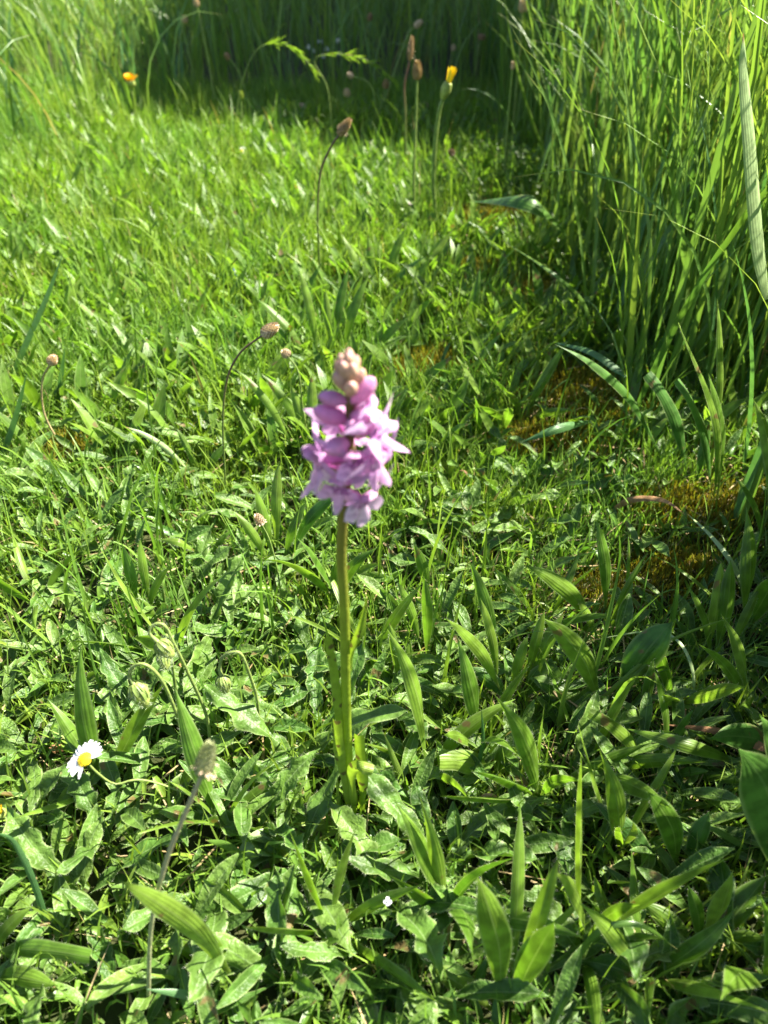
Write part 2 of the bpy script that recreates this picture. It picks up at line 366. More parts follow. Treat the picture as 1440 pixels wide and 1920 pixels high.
# small broad leaves of daisies, speedwell and clover that knit the turf together
def small_leaves(n, name, label, x0, x1, y0, y1, dens, L, mat, ratio, prof, Sg=6, lift=(.5, 1.5), h=(0, .012), fold=.3):
    b = scatter(n, x0, x1, y0, y1, lambda x, y: dens(x, y) * ((x - f0x) ** 2 + (y - f0y) ** 2 > .014 ** 2)); b[:, 2] += rng.uniform(*h, n)
    l = rng.uniform(*L, n); mb = MB()
    blades(mb, b, l, l * ratio * rng.uniform(.8, 1.2, n), rng.uniform(0, 6.28, n), rng.uniform(lift[0], lift[1], n), rng.uniform(lift[0] + .4, lift[1] + .35, n), Sg,
           U=(-1., -.5, 0., .5, 1.) if Sg > 6 else (-1., 0., 1.), fold=fold, prof=np.interp(np.linspace(0, 1, Sg), np.linspace(0, 1, len(prof)), prof), tw=rng.normal(0, .45, n), wave=.008)
    stuff(name, mb, mat, label)
s6 = np.linspace(0, 1, 6)
spoon = np.array([.18, .25, .62, 1.0, .88, .12]); oval = np.array([.12, .72, 1.0, .92, .62, .08]); lance = np.array([.2, .5, .85, 1, .65, .04])
def d_w1(x, y): return visible(x, y, .06) * np.clip(1 - 1.05 * mossy(x, y), .04, 1) * np.clip(.35 + .8 * clump(x, y, .8, 3.3), 0, 1)
def d_w2(x, y): return visible(x, y, .1) * np.clip(1 - 1.2 * mossy(x, y), 0, 1) * np.clip(.1 + .9 * clump(x, y, .5, 5.1) + .5 * (x > -.05), 0, 1)
small_leaves(3800, 'turf_leaves', 'small oval weed leaves knitted into the turf around the flower', -.42, .45, .02, .72, d_w1, (.008, .021), M['weed'], .25, oval, Sg=7, lift=(.2, 1.3))
small_leaves(1900, 'daisy_leaves', 'spoon shaped hairy leaves lying between the rosettes', -.42, .42, .02, .70, d_w1, (.022, .044), M['hawkbit'], .20, spoon, Sg=10, lift=(.5, 1.35), fold=.45)
small_leaves(4200, 'lawn_leaves', 'small broad weed leaves mixed into the sunlit lawn', -.9, .42, .66, 1.95, d_w2, (.012, .03), M['weed'], .34, oval, lift=(.3, 1.4))
small_leaves(5200, 'narrow_leaves', 'narrow plantain leaves scattered through the lawn', -.6, .32, .5, 1.7, d_w2, (.03, .065), M['plantain'], .16, lance, lift=(.15, .9), h=(0, .004))

# moss, litter
n = 38000; b = scatter(n, -.3, .42, .3, 1.3, lambda x, y: np.clip(mossy(x, y) * 1.5 - .3, 0, 1) * clump(x, y, 2.2, .9) ** .5)
b[:, 2] += .016 * np.clip(mossy(b[:, 0], b[:, 1]), 0, 1) * rng.uniform(0, 1, n)
mb = MB(); blades(mb, b, rng.uniform(.004, .010, n), rng.uniform(.0008, .0015, n), rng.uniform(0, 6.28, n), rng.uniform(0, .5, n), rng.uniform(.3, 1.5, n), 3, tw=rng.uniform(-1, 1, n))
stuff('moss', mb, M['moss'], 'cushions of ochre and rust coloured moss in the shaded turf')
n = 5200; b = scatter(n, -.6, .6, .02, 1.6, lambda x, y: visible(x, y) * (.5 + .5 * (x > .1)))
b[:, 2] += rng.uniform(0, .012, n)
mb = MB(); blades(mb, b, rng.uniform(.012, .05, n), rng.uniform(.0006, .0016, n), rng.uniform(0, 6.28, n), rng.uniform(1.2, 1.6, n), rng.uniform(1.3, 1.8, n), 4, tw=rng.uniform(-1, 1, n))
stuff('dry_litter', mb, M['straw'], 'dry straw coloured clippings lying in the turf')

# ------------------------------------------------------------------ unmown grass right, left and behind
def tall(n, name, label, x0, x1, y0, y1, dens, L, W, Sg, lean_, mat, az=None):
    b = scatter(n, x0, x1, y0, y1, dens); mb = MB()
    blades(mb, b, rng.uniform(*L, n) * rng.choice([.55, .8, 1.0, 1.2], n), rng.uniform(*W, n), rng.uniform(0, 6.28, n) if az is None else rng.normal(az[0], az[1], n), np.abs(rng.normal(.05, .12, n)),
           np.abs(rng.normal(lean_, .5, n)), Sg, U=(-1., 0., 1.), fold=.3, tw=rng.uniform(-1.5, 1.5, n), bend=1.6, sway=rng.normal(0, .35, n))
    stuff(name, mb, mat, label)
def d_right(x, y):
    e = .225 - .035 * np.clip((.95 - y) / .3, 0, 1) * np.clip((y - .52) / .08, 0, 1) + .03 * np.clip((.56 - y) / .08, 0, 1) + .02 * np.sin(y * 11) + .012 * np.sin(y * 31)
    return np.clip((x - e) / .05, 0, 1) * np.where(y < .40, (x > .265 - .10 * (.4 - y)) * 1.0, 1.0) * np.clip(.3 + .8 * clump(x, y, .6, 1.1), 0, 1) * gap(x, y)
def gap(x, y): return np.where(np.abs((y - .47) - .53 * (x - .25)) < .055, .12, 1.0)     # stand thinned along the sun's path, shaped to let light onto the plantain leaves
tall(6000, 'tall_grass', 'dense tall sunlit grass along the edge of the mown strip', .2, 1.15, -.05, 2.3, d_right, (.26, .60), (.0025, .0066), 9, .65, M['tall'])
tall(2800, 'tall_grass', 'short leafy grass at the foot of the tall stand', .2, .9, .36, 2.1, d_right, (.08, .20), (.0018, .004), 6, .9, M['tall'])
tall(1300, 'tall_grass', 'wider arching sunlit blades in the middle of the tall stand', .25, .85, .58, 1.5, lambda x, y: np.clip((x - .25) / .1, 0, 1) * gap(x, y), (.24, .5), (.004, .008), 9, .75, M['tall'])
tall(800, 'tall_grass', 'dense tall grass beside the near weeds, throwing dappled shade', .26, .75, -.02, .5, lambda x, y: (x > .27 + .3 * np.clip(y - .3, 0, 1)) * gap(x, y), (.2, .45), (.004, .009), 8, .5, M['tall'])
tall(620, 'pale_grass', 'paler broad arching blades leaning out of the tall stand', .19, 1.0, .36, 2.1, d_right, (.14, .36), (.004, .008), 9, .9, M['blue'])
tall(160, 'dry_stems', 'straw coloured dry stems standing in the tall stand', .2, 1.0, .36, 2.2, d_right, (.2, .5), (.0016, .003), 8, .4, M['straw'])
def d_left(x, y):
    e = -.46 - .05 * np.sin(y * 6) + .10 * np.clip(y - 1.4, 0, 1)
    return np.clip((e - x) / .10, 0, 1) * np.clip(.25 + .9 * clump(x, y, .5, 4.0), 0, 1)
tall(1800, 'rough_grass', 'loose tangled sunlit long grass opposite the tall stand', -1.9, -.35, .75, 3.6, d_left, (.12, .34), (.0035, .0075), 8, 1.45, M['tall'])
tall(70, 'bluish_grass', 'broad blue green blades among the loose long grass', -1.2, -.42, .7, 2.2, d_left, (.14, .30), (.004, .008), 7, .9, M['blue'])
def d_back(x, y): return np.clip((y - 1.74 - .05 * np.sin(x * 9)) / .3, 0, 1) * np.clip(.35 + .8 * clump(x, y, .4, 2.6), 0, 1)
tall(7600, 'shaded_grass', 'long grass in deep shade behind the lawn', -1.6, 1.8, 1.7, 5.0, d_back, (.15, .36), (.003, .006), 7, 1.1, M['tall'])
tall(7000, 'meadow_grass', 'rough grass spreading away behind the garden edge', -4.5, 4.5, 4.5, 9.0, None, (.2, .4), (.006, .011), 5, 1.0, M['tall'])
tall(1800, 'stray_grass', 'stray longer blades standing up out of the short lawn', -.5, .25, .25, 1.8, lambda x, y: visible(x, y) * np.clip(1 - mossy(x, y), 0, 1), (.05, .11), (.0012, .0029), 7, .8, M['lawn'])

# ------------------------------------------------------------------ the bush that shades the far end (above the frame)
bush = thing('leafy_bush', 'dense leafy bush overhanging the far grass and shading it', 'bush', (1.36, 2.98, 0))
mb = MB()
for k in range(9):
    a = rng.uniform(0, 6.28); y = rng.uniform(-1.0, 1.6)
    tube(mb, smooth([(rng.normal(0, .15), y * .5, 0), (math.cos(a) * .25, y * .8, .5), (math.cos(a) * .6, y, 1.15)], 8), np.linspace(.03, .008, 8))
link('trunk', mb.mesh('trunk', M['trunk']), bush)
n = 52000; mb = MB()
q = rng.uniform(-1, 1, (n, 3)); q = q[(np.abs(q) ** 3.5).sum(1) < 1 + .25 * np.sin(q[:, 0] * 7) * np.cos(q[:, 1] * 9)]
q = q * np.array([.95, 1.75, .60]); q[:, 0] -= .10 * (q[:, 1] + 1.75) - .16; q = q + np.array([-.15, .62, 1.07])
keep = q[:, 2] > .45
q = q[keep]; n = len(q); l = rng.uniform(.05, .10, n)
blades(mb, q, l, l * .55, rng.uniform(0, 6.28, n), rng.uniform(.4, 1.8, n), rng.uniform(1.0, 2.4, n), 5, U=(-1., 0., 1.), prof=np.array([.1, .8, 1, .7, .05]), tw=rng.normal(0, .6, n))
link('crown', mb.mesh('crown', M['crown']), bush, kind='stuff')

# ------------------------------------------------------------------ plantain plants (leaf by leaf from foot to tip)
def plantain_leaf_mesh(Ps, w, blunt=False, mat='plantain', bow=.12, roll=0.0, fold=.4, Sg=20, hairs=40, petiole=.2):
    """Ps: foot, tip (world, relative to the plant); a lance shaped, pleated leaf between them"""
    p0, p2 = np.asarray(Ps[0], float), np.asarray(Ps[-1], float); Lc = np.linalg.norm(p2 - p0)
    if len(Ps) == 2:
        hd = (p2 - p0) * np.array([1, 1, 0]); out = unit(hd) if np.linalg.norm(hd) > 1e-6 else np.array([0, 1., 0])
        pm = (p0 + p2) / 2 + np.array([0, 0, bow * Lc]) - out * bow * Lc * .4
        pts = smooth([p0, p0 + (pm - p0) * .5 + np.array([0, 0, .02 * Lc]), pm, pm + (p2 - pm) * .55 + np.array([0, 0, .03 * Lc]), p2], Sg)
    else: pts = smooth(Ps, Sg)
    s = np.linspace(0, 1, Sg)
    prof = np.sin(math.pi * np.clip((s - .03) / .97, 0, 1) ** 1.1) ** 1.25
    prof = np.maximum(prof, petiole * (1 - s) ** .5 * np.clip(1 - s, 0, 1))
    if blunt: prof = np.where(s > .55, np.maximum(prof, .85 - .1 * (s - .55)), prof)
    prof[-1] = .75 if blunt else .02
    T = unit(np.gradient(pts, axis=0)); view = unit(np.array([0, -.55, .83]))
    side = unit(np.cross(T, view)); side = twist(pts[None], side[None], np.full((1, Sg), roll) * np.linspace(.4, 1, Sg))[0]
    U = np.array([-1, -.5, 0, .5, 1.]); hw = prof * w / 2
    off = hw[None, :, None] * (fold * np.abs(U) ** 1.3)[None, None, :] + (w * .035 * np.sin(s * 11 + rng.uniform(0, 6))[None, :, None] * (np.abs(U) ** 2 * np.sign(U))[None, None, :])
    mb = MB(); V, F, A = strips(pts[None], side[None], hw[None], U, off); mb.add(V, F, A, 0)
    if hairs: fringe(mb, V[0][:, [0, -1]], T, hairs, 1)
    return mb.mesh('leaf', [M[mat], M['hair']])
def fringe(mb, E, T, n, mi, L=.0016):
    """short pale hairs along the two edges E (S,2,3)"""
    Sg = len(E); k = rng.random(n) * (Sg - 1.01); i = k.astype(int); f = (k - i)[:, None]; e = rng.integers(0, 2, n)
    p = E[i, e] * (1 - f) + E[i + 1, e] * f
    outv = unit(E[i, e] - E[i, 1 - e]) + unit(rng.normal(0, 1, (n, 3))) * .6; outv = unit(outv + T[i] * .3)
    q = p + outv * (L * rng.uniform(.5, 1.2, n))[:, None]; w = unit(np.cross(outv, rng.normal(0, 1, (n, 3)))) * .00005
    V = np.stack([p - w, p + w, q], 1); mb.add(V, np.arange(n * 3).reshape(n, 3), np.tile([.5, .5, .5, .2], (n * 3, 1)), mi)
def plant(name, label, cat, leaves, group=None, foot=None):
    """leaves: dicts with b (foot pixel), t (tip pixel), w (width in mm)"""
    f = at(*(foot or np.mean([l['b'] for l in leaves], axis=0))); o = thing(name, label, cat, f, group)
    for l in leaves:
        p0 = at(*l['b'], l.get('bz', .003))
        p2 = at(*l['t'], l['z']) if 'z' in l else lean(*l['t'], p0[1], l.get('k', .35))
        Ps = [p0]
        for m in l.get('m', []): Ps.append(at(*m[:2], m[2]))
        Ps.append(p2)
        link('leaf', plantain_leaf_mesh([q - f for q in Ps], l['w'] * .00064, l.get('blunt', False), l.get('mat', 'plantain'), l.get('bow', .1), l.get('roll', rng.normal(0, .25)), l.get('fold', .35),
                                        hairs=l.get('hairs', 50), petiole=l.get('pet', .2)), o)
    return o
def lf(bx, by, tx, ty, w, **k): return dict(b=(bx, by), t=(tx, ty), w=w, **k)
PG = 'ribwort plantain plants in the turf'
RP = 'ribwort_plantain'
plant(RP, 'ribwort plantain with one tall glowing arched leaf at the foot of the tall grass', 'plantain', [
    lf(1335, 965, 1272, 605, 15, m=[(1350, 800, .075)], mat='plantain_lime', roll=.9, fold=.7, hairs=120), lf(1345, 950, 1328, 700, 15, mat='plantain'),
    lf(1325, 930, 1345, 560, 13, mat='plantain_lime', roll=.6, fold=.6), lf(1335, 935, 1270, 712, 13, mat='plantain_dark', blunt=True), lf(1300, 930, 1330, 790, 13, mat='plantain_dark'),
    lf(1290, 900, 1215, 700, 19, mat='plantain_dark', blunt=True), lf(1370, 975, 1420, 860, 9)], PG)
plant(RP, 'plantain with a broad blade leaning out over the rust coloured moss', 'plantain', [
    lf(1250, 880, 1040, 645, 14, k=.0, mat='plantain_dark', roll=.3), lf(1240, 880, 1275, 780, 7), lf(1240, 870, 1265, 800, 6, mat='plantain_lime'), lf(1240, 860, 1105, 690, 8, mat='plantain_dark')], PG)
plant(RP, 'plantain leaf striped by shadow bars on its pale upright blade', 'plantain', [
    lf(1440, 1040, 1412, 745, 15, mat='plantain_lime', roll=-.2), lf(1450, 1030, 1440, 790, 12), lf(1435, 1045, 1375, 890, 8)], PG)
plant(RP, 'wide leaved plantain bowing over beside the seed stalks', 'plantain', [
    lf(1095, 480, 875, 378, 34, m=[(1000, 380, .10)], mat='plantain_dark'), lf(1105, 470, 1060, 330, 20), lf(1115, 480, 1170, 350, 20)], PG)
plant(RP, 'upright spear leaved plantain in front of the mossy gap', 'plantain', [
    lf(1135, 1160, 1119, 978, 13, roll=.1), lf(1165, 1170, 1178, 1000, 4), lf(1125, 1190, 985, 1060, 17, k=.1), lf(1140, 1200, 1175, 1110, 8), lf(1130, 1200, 1215, 1035, 6), lf(1120, 1210, 1080, 1120, 9)], PG)
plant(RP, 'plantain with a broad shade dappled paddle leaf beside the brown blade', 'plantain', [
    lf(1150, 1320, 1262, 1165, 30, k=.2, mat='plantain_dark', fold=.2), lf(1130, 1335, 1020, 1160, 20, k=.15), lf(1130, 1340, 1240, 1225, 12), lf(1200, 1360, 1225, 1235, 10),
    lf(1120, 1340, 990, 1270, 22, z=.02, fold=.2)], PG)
plant(RP, 'dappled plantain standing under the bent pale stalk', 'plantain', [
    lf(1340, 1240, 1370, 1050, 18), lf(1320, 1240, 1352, 1052, 13, mat='plantain_lime'), lf(1360, 1240, 1425, 1100, 9), lf(1310, 1240, 1265, 1160, 10, mat='plantain_dark'), lf(1335, 1250, 1290, 1100, 9)], PG)
plant(RP, 'plantain with a mown off grey tip and long strap leaf', 'plantain', [
    lf(1215, 1445, 1105, 1335, 12, z=.045, blunt=True), lf(1420, 1440, 1170, 1365, 12, z=.03, m=[(1300, 1400, .04)]), lf(1250, 1440, 1225, 1250, 9, roll=.6), lf(1260, 1450, 1400, 1470, 12, z=.02),
    lf(1240, 1450, 1300, 1330, 12, mat='plantain_dark')], PG)
plant(RP, 'thin twin leaved plantain right behind the orchid stem', 'plantain', [
    lf(805, 1130, 775, 1018, 12), lf(800, 1250, 795, 1080, 11, k=.2), lf(790, 1220, 745, 1090, 10)], PG)
plant(RP, 'plantain with crossing hairy leaves beside the orchid stem', 'plantain', [
    lf(945, 1310, 836, 1160, 13, k=.1, roll=.4, hairs=90), lf(930, 1280, 880, 1050, 12, k=.3, roll=-.4), lf(935, 1300, 900, 1120, 9), lf(955, 1310, 990, 1190, 10), lf(985, 1290, 1058, 1150, 12), lf(985, 1290, 1022, 1142, 10),
    lf(960, 1320, 880, 1250, 15, z=.02, mat='plantain_dark')], PG)
plant(RP, 'slim upright plantain leaf close against the orchid stem', 'plantain', [
    lf(748, 1290, 730, 1168, 9, mat='plantain_lime'), lf(760, 1290, 770, 1200, 8), lf(740, 1295, 690, 1230, 9, z=.02)], PG)
plant(RP, 'plantain with ribbed wide leaf lit between two shadows', 'plantain', [
    lf(1270, 1640, 1215, 1485, 19, k=.15, fold=.15), lf(1280, 1640, 1330, 1520, 14, mat='plantain_dark'), lf(1250, 1650, 1110, 1500, 15, z=.03, mat='plantain_dark'), lf(1260, 1650, 1180, 1640, 14, z=.015)], PG)
plant(RP, 'plantain with a glowing dappled oval leaf on a long hairy stalk', 'plantain', [
    lf(940, 1890, 895, 1645, 19, k=.2, mat='plantain_lime', fold=.25, hairs=140), lf(960, 1890, 1040, 1730, 18, k=.1), lf(930, 1900, 800, 1810, 15, z=.02, mat='plantain_lime'), lf(960, 1880, 1050, 1600, 10, k=.2),
    lf(955, 1890, 975, 1500, 9, k=.5, z=.06)], PG)
plant(RP, 'plantain with folded bright leaf near the dark dock leaf', 'plantain', [
    lf(1315, 1780, 1375, 1632, 17, k=.2, mat='plantain_lime', roll=.5), lf(1320, 1790, 1440, 1640, 18, z=.03), lf(1310, 1790, 1200, 1690, 14, z=.02), lf(1330, 1790, 1440, 1760, 16, z=.02), lf(1310, 1780, 1290, 1660, 10)], PG)
plant(RP, 'plantain with a large lime leaf crossed by the furry seed stalk', 'plantain', [
    lf(450, 1850, 222, 1650, 14, k=.0, mat='plantain_lime', fold=.2, roll=.2), lf(455, 1850, 335, 1700, 9, k=.2), lf(460, 1850, 300, 1760, 14, z=.015, mat='plantain')], PG)
plant(RP, 'plantain with a flat mown strap leaf at the lowest corner', 'plantain', [
    lf(-20, 1790, 168, 1795, 12, z=.03, blunt=True), lf(-20, 1830, 110, 1850, 13, z=.02), lf(-20, 1800, 60, 1700, 9)], PG)
plant(RP, 'pair of upright hairy plantain leaves above the nodding buds', 'plantain', [
    lf(285, 1150, 262, 1008, 9, roll=.5), lf(262, 1150, 228, 1018, 13, roll=-.4, mat='plantain'), lf(275, 1160, 320, 1060, 8), lf(280, 1160, 215, 1110, 9), lf(300, 1180, 260, 1120, 8)], PG)
plant(RP, 'yellowish plantain blade lying across above the upright pair', 'plantain', [lf(385, 1045, 292, 1010, 8, z=.035, mat='plantain_lime', m=[(340, 1018, .04)]), lf(390, 1050, 440, 990, 8)], PG)
plant(RP, 'plantain clump with spear leaves below the bent seed head', 'plantain', [
    lf(515, 1060, 478, 915, 12), lf(520, 1050, 523, 865, 12, mat='plantain_lime'), lf(530, 1060, 575, 940, 12), lf(510, 1070, 440, 960, 10), lf(540, 1050, 640, 920, 14, mat='plantain_dark', k=.2)], PG)
plant(RP, 'plantain with a narrow pale keeled leaf out in the lawn', 'plantain', [lf(370, 900, 235, 800, 7, k=.0, mat='pale'), lf(375, 900, 330, 800, 8), lf(380, 905, 430, 830, 10)], PG)
plant(RP, 'plantain tuft of upright blades behind the tip of the orchid', 'plantain', [
    lf(600, 690, 560, 500, 13), lf(620, 690, 610, 540, 12, mat='plantain_lime'), lf(590, 700, 480, 560, 14), lf(640, 680, 690, 520, 15), lf(625, 680, 655, 500, 13), lf(560, 700, 520, 610, 12)], PG)
plant(RP, 'plantain tuft leaning towards the small green seed head', 'plantain', [
    lf(575, 850, 545, 720, 12, mat='plantain_lime'), lf(590, 850, 585, 700, 14, mat='plantain_lime'), lf(560, 860, 440, 690, 10), lf(580, 840, 490, 700, 12), lf(600, 860, 640, 760, 13)], PG)
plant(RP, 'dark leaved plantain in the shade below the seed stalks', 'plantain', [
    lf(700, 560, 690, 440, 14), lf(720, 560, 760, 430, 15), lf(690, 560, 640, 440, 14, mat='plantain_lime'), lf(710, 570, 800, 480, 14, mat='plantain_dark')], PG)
plant(RP, 'plantain with two flat blue green leaves beside the moss', 'plantain', [
    lf(1130, 785, 975, 830, 11, z=.03, mat='blue', m=[(1060, 800, .04)]), lf(1135, 785, 1085, 720, 8, mat='plantain_dark')], PG)
plant('dock', 'dock with one large smooth dark oval leaf in shade', 'dock', [
    lf(1450, 1660, 1385, 1405, 40, k=.1, mat='plantain_dark', fold=.12, hairs=0), lf(1460, 1600, 1425, 1340, 26, k=.1, mat='plantain_dark', hairs=0), lf(1460, 1420, 1330, 1385, 22, z=.05, mat='plantain_dark', hairs=0)], foot=(1460, 1640))
plant('broad_plantain', 'pale rounded plantain leaf fan lying beside the crossing hairy leaves', 'plantain', [
    lf(985, 1310, 1045, 1250, 24, z=.025, fold=.15, blunt=True), lf(985, 1320, 1080, 1340, 20, z=.012, fold=.15), lf(1000, 1330, 1010, 1400, 20, z=.008, fold=.15)])
plant('broad_plantain', 'pale waxy spread leaf beside the small brown snail coil', 'plantain', [
    lf(930, 1455, 825, 1425, 19, z=.03, fold=.2, blunt=True, mat='plantain_lime'), lf(925, 1460, 960, 1390, 13), lf(925, 1465, 850, 1500, 14, z=.01)])

def arc_leaf(k):
    L = rng.uniform(.055, .085); a0, a1 = rng.uniform(.15, .7), rng.uniform(.7, 1.6)
    C, _ = arcs(np.zeros((1, 3)), np.array([L]), np.array([0.]), np.array([a0]), np.array([a1]), 6, 1.3, np.array([rng.normal(0, .25)]))
    return plantain_leaf_mesh(list(C[0]), L * rng.uniform(.09, .135), False, 'plantain' if k % 3 else 'plantain_lime', roll=rng.normal(0, .9), fold=.45, hairs=60)
ARC = [arc_leaf(k) for k in range(12)]
for px, py, nl, where in [(1100, 1450, 5, 'in the shade below the mown grey tip'), (1390, 1190, 5, 'at the edge beneath the leaf striped by shadow bars'), (1400, 1340, 5, 'at the edge above the dry brown blade'), (1085, 1780, 6, 'beside the bowed pale blade'),
                          (1210, 1840, 5, 'in deep shade under the folded bright leaf'), (1420, 1860, 5, 'in the darkest corner'), (900, 1400, 5, 'between the crossing hairy leaves and pale waxy one'), (690, 1240, 5, 'leaning on the middle of the orchid stem'),
                          (1020, 1180, 5, 'beside the upright spear leaf'), (630, 1130, 5, 'behind the mown off orchid leaf'), (1260, 1330, 5, 'between the paddle leaf and the dry brown blade'), (840, 1720, 6, 'before the orchid, towards the dappled oval leaf'),
                          (620, 1760, 5, 'beside the lime leaf foot, towards the tiny speedwell'), (80, 1150, 5, 'at the edge above the dark flat seed head'), (1010, 1500, 6, 'behind the woolly rosette in half shade'), (1160, 1600, 6, 'beside the ribbed wide leaf'),
                          (800, 1455, 4, 'close beside the orchid foot'), (420, 1560, 5, 'behind the withered silvery leaf'), (200, 1480, 4, 'beside the white daisy stem'), (980, 790, 5, 'beyond the flat blue green leaves'), (880, 640, 6, 'in the shade behind the tip of the orchid'),
                          (1210, 620, 6, 'at the foot of the tall stand behind the glowing leaf'), (1400, 760, 6, 'at the stand foot near the pale sword blade'), (780, 560, 6, 'at the rim of the shade halfway up the lawn'), (330, 1240, 4, 'in front of the hooked bud')]:
    f = at(px, py); o = thing(RP, 'tuft of narrow plantain leaves ' + where, 'plantain', (f[0], f[1], gz(f[0], f[1])), PG, rng.uniform(0, 6.28))
    for j in range(nl):
        c = link('leaf', ARC[rng.integers(0, 12)], o); q = rng.uniform(.7, 1.15); c.scale = (q, q, q); c.rotation_euler = (rng.normal(0, .12), rng.normal(0, .15), j * 6.283 / nl + rng.normal(0, .35))

# ------------------------------------------------------------------ hawkbit rosettes
def hawk_mesh(k):
    Sg = 24; L = .054 * rng.uniform(.85, 1.15); w = L * rng.uniform(.13, .19); s = np.linspace(0, 1, Sg)
    p = np.clip(.20 + .9 * np.sin(math.pi * np.clip(s, 0, 1) ** 1.6) ** .9, 0, 1.1) * np.clip((1 - s) * 5, 0, 1) ** .55
    lob = [0, .05, .10, .16, .24][k % 5]; p = p * (1 + lob * np.sin(s * rng.uniform(34, 46) + rng.uniform(0, 6))) * rng.uniform(.96, 1.04, Sg); p[-1] = .03
    th0, th1 = rng.uniform(.45, 1.15), rng.uniform(1.3, 2.3)
    C, side = arcs(np.zeros((1, 3)), np.array([L]), np.array([0.]), np.array([th0]), np.array([th1]), Sg, .7, np.array([rng.normal(0, .35)]))
    side = twist(C, side, (rng.normal(0, .7) * s)[None])
    U = np.array([-1, -.7, -.35, 0, .35, .7, 1.]); hw = (p * w / 2)[None]
    off = hw[:, :, None] * (rng.uniform(.2, .9) * np.abs(U) - rng.uniform(0, .6) * np.abs(U) ** 3) + (w * rng.uniform(.14, .32)) * np.sin(s * rng.uniform(14, 24) + rng.uniform(0, 6))[None, :, None] * (U ** 2 * np.where(U > 0, 1, -.7))[None, None, :]
    mb = MB(); V, F, A = strips(C, side, hw, U, off, rnd=np.array([[rng.random() * .3, .5]])); mb.add(V, F, A, 0)
    fringe(mb, V[0][:, [0, -1]], unit(np.gradient(C[0], axis=0)), 110, 1, .0012)
    return mb.mesh('leaf', [M['hawkbit'], M['hair']])
HAWK = [hawk_mesh(k) for k in range(14)]
SPOT = [(90, 1860, 'in the lowest corner below the flat strap leaf'), (330, 1880, 'at the foot of the furry seed stalk'), (545, 1850, 'in front of the lime plantain leaf foot'), (690, 1800, 'below the tiny yellow green weed spike'),
        (820, 1890, 'beside the glowing dappled oval leaf foot'), (1120, 1850, 'in deep shade between the oval leaf and the corner'), (1260, 1890, 'in the shaded lowest edge by the folded leaf'), (160, 1690, 'in shade behind the flat strap leaf'),
        (410, 1690, 'behind the large lime leaf'), (560, 1640, 'in front of the silvery withered leaf'), (720, 1720, 'in front of the orchid foot, sunlit'), (830, 1640, 'with long wavy leaf reaching under the ribbed leaf'),
        (1020, 1600, 'with a long woolly leaf in half shade'), (1130, 1700, 'in shadow below the ribbed lit leaf'), (60, 1570, 'with jagged leaf in front of the fading yellow bud'), (210, 1590, 'in front of the white daisy'),
        (330, 1530, 'between the daisy and the furry seed head'), (480, 1570, 'beside the silvery withered leaf, in front of it'), (810, 1570, 'beside the orchid foot, in the sun'), (890, 1560, 'between orchid foot and the pale waxy leaf'),
        (1060, 1470, 'in shade below the mown grey tip'), (60, 1420, 'beside the white daisy at the edge of the picture'), (260, 1440, 'just behind the white daisy stem'), (440, 1430, 'directly behind the furry seed head'),
        (560, 1440, 'between the furry seed head and the orchid stem'), (800, 1420, 'between the orchid stem and the pale waxy leaf'), (150, 1310, 'behind the white daisy, beside the nearest nodding bud'), (280, 1370, 'under the lowest nodding bud'),
        (410, 1350, 'under the nodding bud that stands apart'), (530, 1310, 'beside the bud that stands apart, towards the orchid'), (840, 1350, 'beside the crossing hairy leaves, towards the orchid'), (60, 1220, 'with dark brown seed head lying over it'),
        (180, 1200, 'beside the twin nodding buds'), (400, 1210, 'behind the nodding bud that stands apart'), (500, 1200, 'around the foot of the straw coloured seed stalk'), (590, 1180, 'behind the mown off orchid leaf'),
        (860, 1210, 'under the crossing hairy leaves'), (130, 1100, 'out in the lawn behind the jagged rosettes'), (370, 1120, 'behind the yellowish plantain blade foot'), (430, 1060, 'between the yellowish blade and spear clump'),
        (690, 1130, 'behind the middle of the orchid stem'), (250, 1000, 'behind the yellowish plantain blade'), (590, 1040, 'between spear clump and orchid stem'), (800, 1010, 'behind the twin leaved plantain'),
        (950, 960, 'with small grey leaves at the edge of the moss'), (1060, 950, 'with dark lobed leaves beside the curled brown blade'), (1130, 920, 'with dark lobed leaves touching the rust coloured moss'), (960, 870, 'with blue green leaves in the shade of the tall grass'),
        (1000, 1010, 'behind the upright spear leaf'), (860, 1080, 'between the twin leaves and the upright hairy leaf'), (700, 1340, 'pressed against the orchid stem, sunlit'), (590, 1260, 'beside the mown off orchid leaf tip'),
        (600, 1400, 'close to the lower orchid stem'), (1340, 1840, 'in the darkest shaded corner')]
for px, py, where in SPOT:
    f = at(px, py); shade = py < 1000 and px > 900
    r = thing('hawkbit_rosette', 'hairy toothed rosette ' + where, 'rosette', (f[0], f[1], gz(f[0], f[1]) + .001), 'hairy toothed rosettes', rng.uniform(0, 6.28))
    nl = rng.integers(5, 8); sc = rng.uniform(.78, 1.12) * (1.0 if py > 1150 else .85)
    for j in range(nl):
        o = link('leaf', HAWK[rng.integers(0, len(HAWK))], r)
        o.rotation_euler = (rng.normal(0, .2), rng.normal(0, .25), j * 6.283 / nl + rng.normal(0, .25)); o.location = (0, 0, rng.uniform(0, .006)); q = sc * rng.uniform(.7, 1.2); o.scale = (q, q * rng.uniform(.85, 1.15), q)

